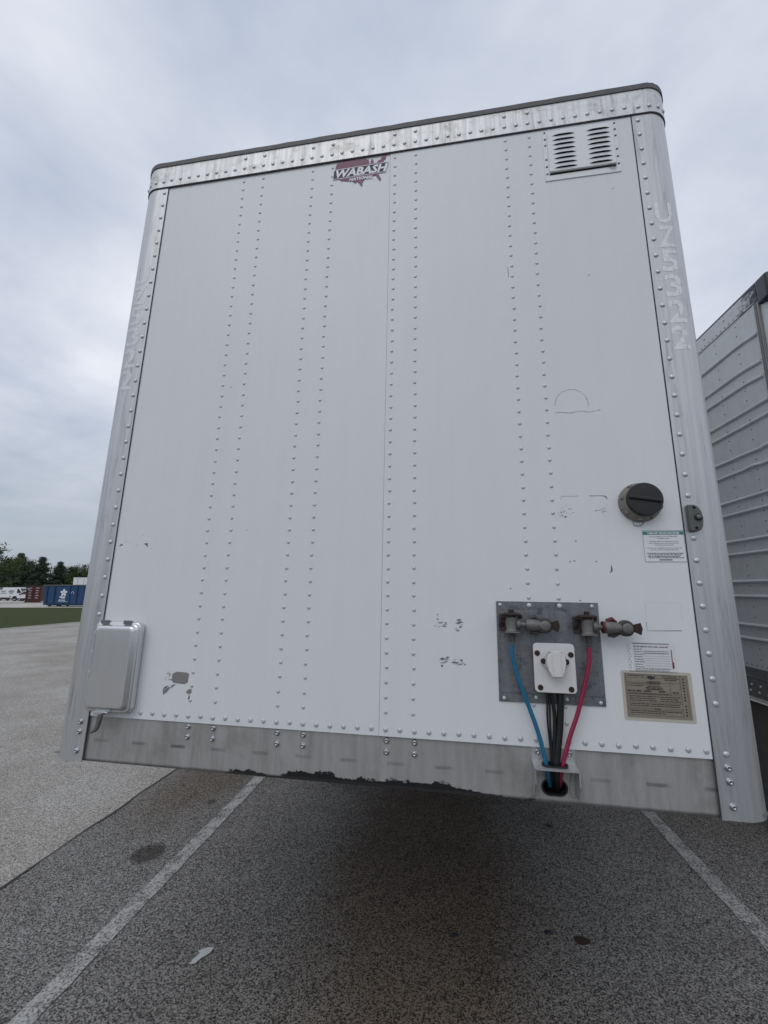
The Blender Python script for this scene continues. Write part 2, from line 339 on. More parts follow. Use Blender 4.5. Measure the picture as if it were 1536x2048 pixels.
def empty(name, loc=(0, 0, 0), rz=0.0):
    o = bpy.data.objects.new(name, None); COL.objects.link(o); o.location = loc; o.rotation_euler = (0, 0, rz); o.empty_display_size = 0.3
    return o
def rrect(x0, x1, z0, z1, r, n=5):
    P = []
    for cx, cz, a0 in ((x1 - r, z1 - r, 0), (x0 + r, z1 - r, 90), (x0 + r, z0 + r, 180), (x1 - r, z0 + r, 270)):
        for k in range(n + 1):
            a = math.radians(a0 + 90 * k / n); P.append((cx + r * math.cos(a), cz + r * math.sin(a)))
    return P
def blob(cx, cz, rx, rz, n=14, rough=0.3, seed=0):
    rr = random.Random(seed)
    return [(cx + rx * (1 + rr.uniform(-rough, rough)) * math.cos(2 * math.pi * i / n), cz + rz * (1 + rr.uniform(-rough, rough)) * math.sin(2 * math.pi * i / n)) for i in range(n)]
# ------------------------------------------------------------------ text (all glyph meshes made in one batch)
TXT = {}
def texts(req):
    obs = []
    for key, body, size, bold, shear, align in req:
        cu = bpy.data.curves.new('t', 'FONT'); cu.body = body; cu.size = size; cu.offset = bold; cu.shear = shear; cu.align_x = align; cu.resolution_u = 2
        o = bpy.data.objects.new('t', cu); COL.objects.link(o); obs.append((key, o))
    bpy.context.view_layer.update(); dg = bpy.context.evaluated_depsgraph_get()
    for key, o in obs:
        me = o.evaluated_get(dg).to_mesh()
        TXT[key] = ([tuple(v.co) for v in me.vertices], [tuple(p.vertices) for p in me.polygons]); o.evaluated_get(dg).to_mesh_clear()
    for key, o in obs:
        c = o.data; bpy.data.objects.remove(o); bpy.data.curves.remove(c)
def strokes(mb, x0, x1, y, z, h, seed):
    q = random.Random(seed); x = x0
    while x < x1 - h:
        e = min(x1, x + h * q.uniform(1.2, 4.5)); mb.box(x, e, y, y + .0002, z, z + h * q.uniform(.8, 1.0)); x = e + h * q.uniform(.35, .8)
def put_text(mb, key, fn):
    v, f = TXT[key]
    if v: mb.add([fn(p[0], p[1]) for p in v], f)
NUM = 'UZ5322'
st1 = ['This unit is equipped with the THERMALERT', 'tire inflation system.', '', 'If the lamp remains on continuously for more', 'than 10 minutes, one or more tires may be low', 'or the system requires service.', '', 'In the event of a substantial pressure loss, see the repair', 'and driver card for immediate repair notes.', '']
req = [('W', 'WABASH', 0.064, 0.0022, 0.25, 'CENTER'), ('N', 'NATIONAL', 0.024, 0.0009, 0.2, 'CENTER'),
       ('h1', 'THERMALERT TIRE INFLATION SYSTEM', 0.0098, 0.0003, 0, 'CENTER')]
req += [('d' + c, c, 0.150, 0.0035, 0, 'CENTER') for c in set(NUM)]
req += [('a%d' % i, s, 0.0058 if i < 9 else 0.0052, 0.0, 0, 'CENTER') for i, s in enumerate(st1)]
texts(req)
# ================================================================== SETTING
def sheet(name, poly, z, m, parent=None, kind='structure'):
    mb = MB(); mb.add([(x, y, z) for x, y in poly], [tuple(range(len(poly)))])
    o = mb.build(name, m, parent)
    if kind and not parent: tag(o, kind=kind)
    return o
CR, CB, CF = Vector((0.9919, 0.1270)), Vector((-0.1270, 0.9919)), Vector((-0.1295, 1.012))
def P(px, k): # ground point seen at photo column px, k metres along the lens axis
    v = CR * ((px - 768) / 868.0 * k) + CF * k
    return v
sheet('ground', [(-900, -900), (900, -900), (900, 900), (-900, 900)], -0.016, 'terrain')
yard = sheet('concrete_yard', [(-160, 20), (60, 20), (60, 125), (-160, 125)], -0.012, 'concrete')
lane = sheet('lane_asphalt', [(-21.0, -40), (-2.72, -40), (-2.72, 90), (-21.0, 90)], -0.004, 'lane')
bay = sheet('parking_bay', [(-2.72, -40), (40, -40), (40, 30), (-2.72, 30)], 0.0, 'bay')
a, b_ = P(-1200, 48.6), P(175, 48.6)
lawn = sheet('lawn', [(-21.0, -40), (-21.0, b_.y + 0.127 * 4), (a.x, a.y), (-150, -40)], 0.03, 'grass')
tag(lawn, kind='structure')
kb = MB(); kb.box(-21.0, -20.86, -40, b_.y, -0.006, 0.032); kb.build('lawn_edge', 'concrete', lawn)
# dark seam where the two asphalt pours meet
rr = random.Random(3); L = []; Rr = []
for i in range(200):
    y = -10 + i * 0.2; x = -2.725 + rr.uniform(-.012, .012); L.append((x - rr.uniform(.002, .014), y)); Rr.append((x + rr.uniform(.002, .014), y))
mb = MB(); mb.add([(x, y, .004) for x, y in L] + [(x, y, .004) for x, y in Rr], [(i, 200 + i, 201 + i, i + 1) for i in range(199)]); mb.build('pavement_joint', 'joint', bay)
def line(x, y0, y1, wd):
    n = 160; L = []; R = []; r2 = random.Random(int(x * 100))
    for i in range(n):
        y = y0 + (y1 - y0) * i / (n - 1); L.append((x - wd / 2 + r2.uniform(-.005, .005), y, .004)); R.append((x + wd / 2 + r2.uniform(-.005, .005), y, .004))
    mb = MB(); mb.add(L + R, [(i, n + i, n + i + 1, i + 1) for i in range(n - 1)]); mb.build('painted_line', 'line', bay)
for x in (-1.80, 1.658, 5.12): line(x, -2.0, 15.0, 0.105)
mb = MB(); mb.add([(x, y, .005) for x, y in [(-1.262, 2.345), (-1.235, 2.350), (-1.222, 2.385), (-1.195, 2.420), (-1.19, 2.452), (-1.215, 2.455), (-1.245, 2.438), (-1.262, 2.425), (-1.245, 2.412), (-1.258, 2.38)]], [tuple(range(10))]); mb.build('paint_smear', 'ghost', bay)
for i, (x, y, r) in enumerate([(0.692, 2.751, .030), (0.532, 2.782, .018), (0.03, 2.70, .018), (-.606, 2.546, .010), (0.20, 3.1, .014), (0.8, 3.9, .02), (-0.3, 2.9, .012), (0.45, 2.5, .012), (-.9, 3.2, .010)]):
    mb = MB(); P_ = blob(x, y, r * 1.25, r, 12, .3, i)
    mb.prism(P_, lambda a, b: (a, b, .001), lambda a, b: (a * .5 + x * .5, b * .5 + y * .5, .007)); mb.build('tar_spot', 'rust' if i % 3 == 0 else 'tar', bay)
mb = MB(); mb.tube([(0.215, 2.612, .007), (0.235, 2.606, .011), (0.262, 2.602, .010), (0.285, 2.590, .006)], [.004, .011, .010, .003], 7)
tag(mb.build('twig', 'bark', None, True), 'short dark twig lying on the asphalt under the white trailer', 'twig')
mb = MB(); mb.tube([(-.02, 2.712, .005), (0.0, 2.70, .006), (.03, 2.69, .005)], [.003, .005, .002], 6)
tag(mb.build('twig', 'bark', None, True), 'thin curled dark stick on asphalt left of the short twig', 'twig')
# ================================================================== MAIN TRAILER
W, HT = 2.30, 2.802
U = (.99910536, -.04012489, -.01335936); OUT = (-.03962247, -.99856746, .03595943); V = (.01478309, .03539792, .99926395)
T = empty('semi_trailer'); T.matrix_world = Matrix(((U[0], -OUT[0], V[0], -1.44083508), (U[1], -OUT[1], V[1], 1.72412721), (U[2], -OUT[2], V[2], H - 0.66742832), (0, 0, 0, 1)))
tag(T, 'big white box trailer with riveted front wall and aluminium corner posts', 'trailer')
SH = 0.0360                                        # the wall leans back a little; the body runs level behind it
WO, RO = 0.165, 0.100                              # corner post: flange+round width, radius
def arc(a, pr=0.0):
    """outward distance a along the post profile -> (lateral, depth)"""
    if a <= WO - RO: return a, -pr
    s = (a - (WO - RO)) / RO
    if s > math.pi / 2: return WO + pr, RO + (s - math.pi / 2) * RO
    return WO - RO + (RO + pr) * math.sin(s), RO - (RO + pr) * math.cos(s)
SEAM = 1.206
mb = MB(); mb.box(-0.03, SEAM + .02, 0.0, 0.004, 0.166, 2.86); mb.build('front_panel', 'panel', T)
mb = MB(); mb.box(SEAM, W + 0.03, -0.0022, -0.0004, 0.166, 2.86); mb.build('front_panel', 'panel', T, bevel=.0006)
mb = MB(); mb.box(SEAM - .0011, SEAM - .0001, -.0007, -.0002, .168, 2.80); mb.build('panel_seam', 'scuff', T)
# bottom rail with the cable opening
op = rrect(1.7655, 1.847, 0.019, 0.068, 0.0243, 6)
outer = [(-0.02, 0.0), (W + .02, 0.0), (W + .02, 0.19), (-0.02, 0.19)]
vv = [(x, 0.006, z) for x, z in outer + op]
tri = geometry.tessellate_polygon([[Vector((x, z, 0)) for x, z in outer], [Vector((x, z, 0)) for x, z in op]])
mb = MB(); mb.add(vv, [tuple(f) for f in tri]); n = len(op)
mb.add([(x, 0.006, z) for x, z in op] + [(x, 0.03, z) for x, z in op], [(j, (j + 1) % n, (j + 1) % n + n, j + n) for j in range(n)])
mb.box(-0.02, W + .02, 0.0075, 0.10, -0.004, 0.0)
mb.build('bottom_rail', 'brail', T)
mb = MB(); mb.loft([[(x, 0.0305, z) for x, z in op], [(x, 0.30, z) for x, z in op]], False, True); mb.build('cable_opening', 'hole', T)
# corner posts
def post(side):
    prof = []
    for k in range(3): prof.append(arc((WO - RO) * k / 2, .004))
    for k in range(1, 15): prof.append(arc(WO - RO + RO * math.pi / 2 * k / 14, .004))
    prof.append((WO + .004, .22))
    inner = [(x - .004 if i > 2 else x, y + .0035) for i, (x, y) in enumerate(prof)]
    def pt(a, y, z): return ((-a if side < 0 else W + a), y, z)
    z0, z1 = -0.006, 2.83
    ring0 = [pt(a, y, z0) for a, y in prof] + [pt(a, y, z0) for a, y in reversed(inner)]
    ring1 = [pt(a, y, z1) for a, y in prof] + [pt(a, y, z1) for a, y in reversed(inner)]
    o = MB().loft([ring0, ring1]).build('corner_post', 'post', T, True, ang=35)
    # dark line of sealant beside the flange
    s = MB(); s.box(*(sorted((pt(-.0045, 0, 0)[0], pt(-.0005, 0, 0)[0]))), -.0032, -.0024, 0.0, 2.80); s.build('sealant_line', 'seam', T)
    return o
pl, prr = post(-1), post(1)
# top rail wraps round both corners
def band(z0, z1, pr, th, name, m, wob=0.0):
    prof = []
    N = 14
    for k in range(N + 1): a, y = arc(WO - RO + RO * math.pi / 2 * (N - k) / N, pr); prof.append((-a, y))
    nx = 40
    for k in range(1, nx): prof.append((-(WO - RO) + (W + 2 * (WO - RO)) * k / nx, -pr))
    for k in range(N + 1): a, y = arc(WO - RO + RO * math.pi / 2 * k / N, pr); prof.append((W + a, y))
    prof = [(prof[0][0], .6)] + prof + [(prof[-1][0], .6)]
    r2 = random.Random(5)
    w_ = [r2.uniform(-wob, wob) for _ in prof]
    cx, cy = W / 2, 1.0
    out0 = [(x, y, z0) for x, y in prof]; out1 = [(x, y, z1 + w_[i]) for i, (x, y) in enumerate(prof)]
    in1 = [(x + th * (1 if x < cx else -1), y + th, z1 + w_[i]) for i, (x, y) in enumerate(prof)]; in0 = [(p[0], p[1], z0) for p in in1]
    n = len(prof); mb = MB(); vs = out0 + out1 + in1 + in0
    fs = [(r * n + j, r * n + j + 1, ((r + 1) % 4) * n + j + 1, ((r + 1) % 4) * n + j) for r in range(4) for j in range(n - 1)]
    mb.add(vs, fs)
    return mb.build(name, m, T, True, ang=35)
band(2.802, 2.934, .009, .004, 'top_rail', 'rail')
band(2.797, 2.8025, .0075, .004, 'rail_shadow', 'seam')  # dark strip painted in as the shadow below the top rail
band(2.9345, 2.962, .013, .02, 'roof_edge', 'roofedge', .0016)
# body behind the wall
D = 15.6
def bp(x, y, z): return (x, y, z + SH * y)
mb = MB()
y0 = 0.21
mb.add([bp(-WO, y0, .03), bp(-WO, D, .03), bp(-WO, D, 2.9), bp(-WO, y0, 2.9)], [(0, 1, 2, 3)]); mb.build('side_wall', 'panel', T)
mb = MB(); mb.add([bp(W + WO, y0, .03), bp(W + WO, D, .03), bp(W + WO, D, 2.9), bp(W + WO, y0, 2.9)], [(0, 1, 2, 3)]); mb.build('side_wall', 'panel', T)
mb = MB(); mb.add([bp(-WO, D, .03), bp(W + WO, D, .03), bp(W + WO, D, 2.9), bp(-WO, D, 2.9)], [(0, 1, 2, 3)]); mb.build('rear_wall', 'panel', T)
mb = MB(); mb.add([bp(-WO + .0, .09, 2.952), bp(W + WO, .09, 2.952), bp(W + WO, D, 2.952), bp(-WO, D, 2.952)], [(0, 1, 2, 3)]); mb.build('roof', 'white', T)
mb = MB(); mb.add([bp(-WO + .01, .012, .012), bp(W + WO - .01, .012, .012), bp(W + WO - .01, D, .03), bp(-WO + .01, D, .03)], [(0, 1, 2, 3)]); mb.build('floor', 'under', T)
for sx in (-WO - .004, W + WO - .03):
    mb = MB(); mb.add([bp(x, y, z) for z in (-.02, .12) for x, y in ((sx, .22), (sx + .034, .22), (sx + .034, D), (sx, D))], [(0, 1, 2, 3), (4, 5, 6, 7), (0, 1, 5, 4), (1, 2, 6, 5), (2, 3, 7, 6), (3, 0, 4, 7)]); mb.build('side_rail', 'post', T)
for i in range(36):
    y = 1.3 + i * .4; mb = MB(); v_ = [bp(x, yy, z) for z in (-.10, .008) for x, yy in ((-.12, y), (W + .12, y), (W + .12, y + .05), (-.12, y + .05))]
    mb.add(v_, [(0, 1, 2, 3), (4, 5, 6, 7), (0, 1, 5, 4), (1, 2, 6, 5), (2, 3, 7, 6), (3, 0, 4, 7)]); mb.build('crossmember', 'under', T)
GZ = -1.13   # ground in trailer coordinates (before shear)
for x in (.35, 1.95):
    mb = MB(); mb.tube([bp(x, 2.9, -.02), bp(x, 2.9, GZ + .12)], .055, 10); a_ = bp(x, 2.9, GZ + .02); mb.box(a_[0] - .13, a_[0] + .13, a_[1] - .13, a_[1] + .13, a_[2] - .02, a_[2] + .02); mb.build('landing_leg', 'under', T)
for y in (12.4, 13.65):
    mb = MB(); mb.cyl(bp(.1, y, GZ + .52), bp(W - .1, y, GZ + .52), .07); mb.build('axle', 'under', T)
    for x in (-.08, .24, 2.06, 2.38):
        mb = MB(); c_ = bp(x, y, GZ + .52); prof = [(.28, -.13), (.46, -.13), (.515, -.09), (.515, .09), (.46, .13), (.28, .13)]
        mb.loft([[(c_[0] + h_, c_[1] + r * math.cos(2 * math.pi * j / 28), c_[2] + r * math.sin(2 * math.pi * j / 28)) for j in range(28)] for r, h_ in prof], False, False)
        wh = mb.build('wheel', 'tyre', T, True)
        mb = MB(); mb.loft([[(c_[0] + h_, c_[1] + r * math.cos(2 * math.pi * j / 20), c_[2] + r * math.sin(2 * math.pi * j / 20)) for j in range(20)] for r, h_ in [(.285, -.11), (.24, -.04), (.1, -.05), (.1, .05), (.24, .04), (.285, .11)]]); mb.build('rim', 'rim', wh, True)
# ------------------------------------------------------------------ rivets and bolts
def dome_mesh(name, r, h, m, n=10, pit=False):
    prof = [(r, 0), (r * .96, -h * .35), (r * .72, -h * .8), (r * .34, -h)]
    if pit: prof = [(r * 1.12, 0), (r * 1.12, -h * .18), (r, -h * .2), (r * .92, -h * .6), (r * .62, -h), (r * .42, -h), (r * .34, -h * .72)]
    me = MB().lathe_y(prof, 0, 0, n).mesh(name); me.materials.append(M[m]); me.shade_smooth(); return me
RV_C = dome_mesh('rivet_column', .0070, .0038, 'rivetw'); RV_B = dome_mesh('rivet_bottom', .0092, .0050, 'rivetw'); RV_P = dome_mesh('rivet_post', .0098, .0055, 'rivet', 12); RV_R = dome_mesh('rivet_rail', .0098, .0055, 'rivet', 12)
BLT = dome_mesh('bolt_dome', .0100, .0085, 'bolt', 14, True)
rj = random.Random(11)
# cols: rivet columns
cols = [.440, .5465, .810, .9135, 1.229, 1.331, 1.7515, 1.8565]
def pan_y(u): return 0.0 if u < SEAM else -.0022
items = []
for ci, u in enumerate(cols):
    for k in range(49):
        v = 2.767 - .0525 * k
        uu = u - .004 + .008 * (1 - (v / HT)) if ci < 2 else u
        items.append((v, uu))
def blocked(u, v):
    if 1.625 < u < 1.995 and .30 < v < .66: return True
    return False
items = [q for q in items if not blocked(q[1], q[0])]
items.sort()
NB = 128
far = MB()
base = RV_C
bv = [tuple(v.co) for v in base.vertices]; bf = [tuple(p.vertices) for p in base.polygons]
for i, (v, u) in enumerate(items):
    u += rj.uniform(-.0012, .0012); v += rj.uniform(-.0015, .0015)
    if i < NB: inst(RV_C, 'rivet', T, (u, pan_y(u), v))
    else: far.add([(u + a, pan_y(u) + b, v + c) for a, b, c in bv], bf)
fo = far.build('rivets', 'rivetw', T, True, ang=80); tag(fo, kind='stuff')
for k in range(32):
    for u in (-.0195, W + .0245):
        v = 2.767 - .0785 * k
        if v < .25: continue
        if u > 1 and abs(v - .955) < .06: continue
        inst(RV_P, 'rivet', T, (u - (.004 * (1 - v / HT) if u < 0 else 0), -.004, v + rj.uniform(-.001, .001)))
for v in (.184,): inst(RV_P, 'rivet', T, (W + .035, -.004, v))
for v in (.145, .105, .034): inst(BLT, 'bolt', T, (W + .035, -.004, v))
for v in (.143, .105, .034): inst(BLT, 'bolt', T, (-.030, -.004, v))
x = .022
for k in range(44):
    u = .022 + .0525 * k
    if any(abs(u - q) < .02 for q in (1.803,)) or u > 2.29: continue
    inst(RV_B, 'rivet', T, (u, pan_y(u), .1895 + rj.uniform(-.0015, .0015)))
for k in range(44):
    u = .016 + .0525 * k
    inst(RV_R, 'rivet', T, (u, -.009, 2.842 + rj.uniform(-.001, .001)))
for a in (.03, .075, .115, .15):
    for s in (-1, 1):
        la, ya = arc(a, .009); an = max(0, min(math.pi / 2, (a - (WO - RO)) / RO))
        inst(RV_R, 'rivet', T, ((-la if s < 0 else W + la), ya, 2.836), (0, 0, s * an))
for u in cols: inst(RV_R, 'rivet', T, (u - .002, -.009, 2.904))
for u in cols[:6]:
    for v in (.151, .113): inst(BLT, 'bolt', T, (u + .004, .006, v))
for u in (1.756, 1.8595): inst(BLT, 'bolt', T, (u, .003, .152))
# ------------------------------------------------------------------ louvred vent
vt = MB(); vt.box(1.916, 2.232, -.0062, -.0024, 2.503, 2.778)
vo = vt.build('vent', 'white', T, bevel=.001)
mb = MB(); mb.slab(rrect(1.934, 2.214, 2.540, 2.768, .008, 3), -.0062, -.016); mb.build('vent_cover', 'white', vo, bevel=.003)
lv = MB(); n = 12; rings = []
for k in range(n + 1):
    q = -1 + 2 * k / n; x = q * .049; e = max(0.02, (1 - abs(q) ** 4)) ; hgt = .0075 * e; dz = .0105 * e
    rings.append([(x, 0, dz), (x, -hgt * .75, dz * .55), (x, -hgt, .0), (x, -hgt + .0012, -.0002), (x, -hgt * .6, dz * .3), (x, .0005, dz * .7)])
lv.loft(rings); LM = lv.mesh('louvre'); LM.materials.append(M['white']); LM.shade_smooth()
sl = MB(); sl.slab([(-.049, 0), (-.035, -.0025), (.035, -.0025), (.049, 0), (.035, .0055), (-.035, .0055)], -.0006, .0004); SM_ = sl.mesh('louvre_slot'); SM_.materials.append(M['hole'])
for cx in (2.003, 2.150):
    for k in range(8):
        z = 2.556 + k * .0258
        inst(LM, 'louvre', vo, (cx, -.0158, z)); inst(SM_, 'slot', vo, (cx, -.0163, z))
mb = MB(); mb.slab([(1.935, 2.531), (2.195, 2.533), (2.214, 2.536), (2.214, 2.541), (1.935, 2.539)], -.0068, -.0075); mb.build('lower_gap', 'hole', vo)
mb = MB(); mb.tube([(2.185, -.012, 2.536), (2.205, -.016, 2.522), (2.21, -.01, 2.535)], .003, 6); mb.build('torn_seal', 'black', vo)
SCR = dome_mesh('small_screw', .0052, .0035, 'boxdark', 8)
for (u, v) in [(1.925, 2.773), (1.976, 2.770), (2.030, 2.772), (2.090, 2.773), (2.150, 2.772), (2.224, 2.770), (2.224, 2.735), (2.224, 2.700), (2.224, 2.625), (2.224, 2.585), (2.224, 2.545), (1.925, 2.735), (1.925, 2.70), (1.925, 2.62), (1.925, 2.58), (1.925, 2.54)]:
    inst(SCR, 'screw', vo, (u, -.0062, v))
# ------------------------------------------------------------------ map emblem
usa = [(.00, .60), (.015, .80), (.035, .93), (.065, .985), (.075, .96), (.09, 1.0), (.30, .985), (.52, .985), (.545, 1.0), (.57, .975), (.62, .955), (.60, .93), (.66, .945), (.645, .90), (.67, .88), (.665, .80), (.68, .745), (.70, .76), (.695, .85), (.715, .93), (.745, .90), (.75, .80), (.775, .755), (.82, .78), (.845, .845), (.89, .87), (.905, .95), (.945, 1.0), (.96, 1.09), (.985, 1.06), (1.0, .98), (.975, .93), (.985, .88), (.95, .85), (.945, .79), (.915, .73), (.90, .66), (.905, .57), (.885, .50), (.845, .43), (.84, .37), (.87, .28), (.905, .16), (.885, .10), (.86, .15), (.82, .27), (.795, .33), (.745, .315), (.70, .31), (.66, .285), (.60, .255), (.565, .19), (.545, .10), (.555, .0), (.52, .03), (.485, .13), (.445, .20), (.42, .145), (.395, .16), (.36, .24), (.29, .25), (.215, .28), (.145, .30), (.10, .36), (.055, .41), (.025, .50)]
EX, EZ, EW, EH = .925, 2.628, .262, .166
def em(p): return (EX + p[0] * EW, EZ + p[1] * EH)
mpoly = [em(p) for p in usa]
def flat(poly, y, name, m, parent, smooth=False):
    tri = geometry.tessellate_polygon([[Vector((x, z, 0)) for x, z in poly]])
    n = len(poly); mb = MB(); mb.add([(x, y, z) for x, z in poly], [tuple(f) for f in tri]); return mb.build(name, m, parent)
eo = flat(mpoly, -.0030, 'map_emblem', 'maroon', T); tag(eo, label='faded maroon map emblem with white lettering on a black banner')
ban = [(.916, 2.690), (1.183, 2.692), (1.199, 2.752), (.921, 2.748)]
flat(ban, -.0034, 'banner_edge', 'white', eo)
flat([(.9195, 2.6935), (1.1805, 2.6955), (1.1945, 2.7485), (.9235, 2.7445)], -.0038, 'banner', 'ink', eo)
mb = MB(); put_text(mb, 'W', lambda x, y: (1.055 + x * .985, -.0044, 2.698 + y * .97)); put_text(mb, 'N', lambda x, y: (1.062 + x, -.0040, 2.667 + y)); mb.build('lettering', 'white', eo)
# ------------------------------------------------------------------ stacked trailer number on both posts
def wrap_number(side, a0, a1, z_top, m):
    mb = MB()
    for i, c in enumerate(NUM):
        v, f = TXT['d' + c]; xs = [p[0] for p in v]; ys = [p[1] for p in v]
        x0, x1, y0_, y1_ = min(xs), max(xs), min(ys), max(ys)
        zt = z_top - .1172 * i
        me = bpy.data.meshes.new('t'); me.from_pydata([((p[0] - x0) / (x1 - x0), (p[1] - y0_) / (y1_ - y0_), 0) for p in v], [], f)
        bm = bmesh.new(); bm.from_mesh(me)
        for k in range(1, 10): bmesh.ops.bisect_plane(bm, geom=bm.verts[:] + bm.edges[:] + bm.faces[:], plane_co=(k / 10, 0, 0), plane_no=(1, 0, 0))
        def pt(q):
            s = q.x if side > 0 else 1 - q.x
            la, y = arc(a0 + (a1 - a0) * s, .0046)
            return ((W + la) if side > 0 else -la, y, zt - .104 + .104 * q.y)
        bm.verts.ensure_lookup_table(); bm.verts.index_update()
        mb.add([pt(q.co) for q in bm.verts], [tuple(q.index for q in fc.verts) for fc in bm.faces]); bm.free()
    return mb.build('trailer_number', m, prr if side > 0 else pl)
wrap_number(1, .042, .108, 2.316, 'vinyl'); wrap_number(-1, .036, .112, 2.312, 'vinylfaint')
# ------------------------------------------------------------------ document box on the left
bx = MB(); bx.slab(rrect(.008, .207, .198, .538, .018), -.0045, -.030); bo = bx.build('document_box', 'boxlid', T, bevel=.004, seg=3)
bo['label'] = 'polished aluminium document box with hinged lid'
mb = MB(); R0 = rrect(-.012, .209, .192, .541, .022, 6)
rings = []
for off, y in ((0, -.0305), (0.0, -.036), (.003, -.039), (.008, -.039), (.0125, -.040), (.015, -.051), (.0175, -.0555), (.0225, -.0575), (.026, -.0578), (.034, -.0578)):
    rings.append([(x, y, z) for x, z in rrect(.002 + off, .211 - off, .192 + off, .541 - off, max(.022 - off * .25, .012), 6)])
mb.loft(rings); mb.build('lid', 'boxlid', bo, True, ang=70)
for u in (.045, .150):
    mb = MB(); mb.box(u - .018, u + .018, -.043, -.026, .533, .5445); mb.tube([(u - .018, -.040, .545), (u + .018, -.040, .545)], .004, 8); mb.build('hinge', 'boxdark', bo, bevel=.001)
mb = MB(); mb.box(.055, .118, -.046, -.028, .184, .196); mb.build('latch_plate', 'boxlid', bo, bevel=.002)
mb = MB(); mb.slab([(.090, .190), (.107, .190), (.100, .148), (.092, .128), (.072, .116), (.066, .120), (.080, .136), (.086, .150)], -.062, -.046); mb.build('latch_handle', 'castalu', bo, bevel=.003)
# ------------------------------------------------------------------ galvanised connection plate
mb = MB(); mb.box(1.635, 1.987, -.0072, -.0026, .308, .653); gp = mb.build('connection_plate', 'galv', T, bevel=.001)
mb = MB(); mb.slab([(1.640, .338), (1.982, .338), (1.982, .618), (1.640, .618)], -.0072, -.0092); mb.build('plate_swage', 'galv', gp, bevel=.0018)
for u, v in ((1.649, .640), (1.966, .640), (1.652, .319), (1.970, .319)): inst(RV_C, 'rivet', gp, (u, -.0072, v))
for u in (1.7515, 1.8565): inst(RV_B, 'rivet', gp, (u, -.0072, .639))
for u, v in ((1.760, .326), (1.8615, .325)): inst(RV_C, 'rivet', gp, (u, -.0072, v))
# ------------------------------------------------------------------ socket box
sx0, sx1, sz0, sz1 = 1.752, 1.888, .350, .512
mb = MB(); mb.slab(rrect(sx0 + .004, sx1 - .004, sz0 + .004, sz1 - .004, .012, 4), -.0094, -.040); sk = mb.build('electrical_socket', 'sockg', T, bevel=.002)
mb = MB(); mb.slab(rrect(sx0, sx1, sz0, sz1, .013, 5), -.040, -.046); mb.build('face_plate', 'sockw', sk, bevel=.0015)
cx, cz = 1.820, .450
mb = MB(); mb.slab([(cx - .046, cz - .004), (cx - .044, cz + .012), (cx - .022, cz + .036), (cx + .022, cz + .036), (cx + .044, cz + .012), (cx + .046, cz - .004), (cx + .026, cz - .026), (cx - .026, cz - .026)], -.046, -.054); mb.build('socket_flange', 'sockg', sk, bevel=.003)
mb = MB(); mb.lathe_y([(.033, -.054), (.032, -.070), (.028, -.072)], cx, cz - .002, 20); mb.build('socket_barrel', 'sockg', sk, True)
mb = MB(); mb.slab([(cx - .031, cz + .004), (cx - .025, cz + .026), (cx - .012, cz + .036), (cx + .016, cz + .036), (cx + .027, cz + .026), (cx + .032, cz + .004), (cx + .026, cz - .024), (cx + .018, cz - .046), (cx - .014, cz - .046), (cx - .026, cz - .024)], -.072, -.079); mb.slab([(cx - .013, cz + .038), (cx + .015, cz + .038), (cx + .016, cz - .044), (cx - .010, cz - .044)], -.079, -.083); mb.build('flip_cover', 'sockw', sk, bevel=.002)
mb = MB(); mb.tube([(cx - .020, -.070, cz + .037), (cx + .022, -.070, cz + .037)], .005, 8); mb.build('cover_hinge', 'sockg', sk, True)
HX = dome_mesh('socket_bolt', .0085, .006, 'rust', 10, True)
for u, v in ((sx0 + .013, sz1 - .034), (sx1 - .013, sz1 - .036), (sx0 + .018, sz0 + .016), (sx1 - .018, sz0 + .014)): inst(HX, 'bolt', sk, (u, -.046, v))
for u in (cx - .037, cx + .038): inst(HX, 'bolt', sk, (u, -.054, cz + .003), None, (1.0, .8, 1.0))
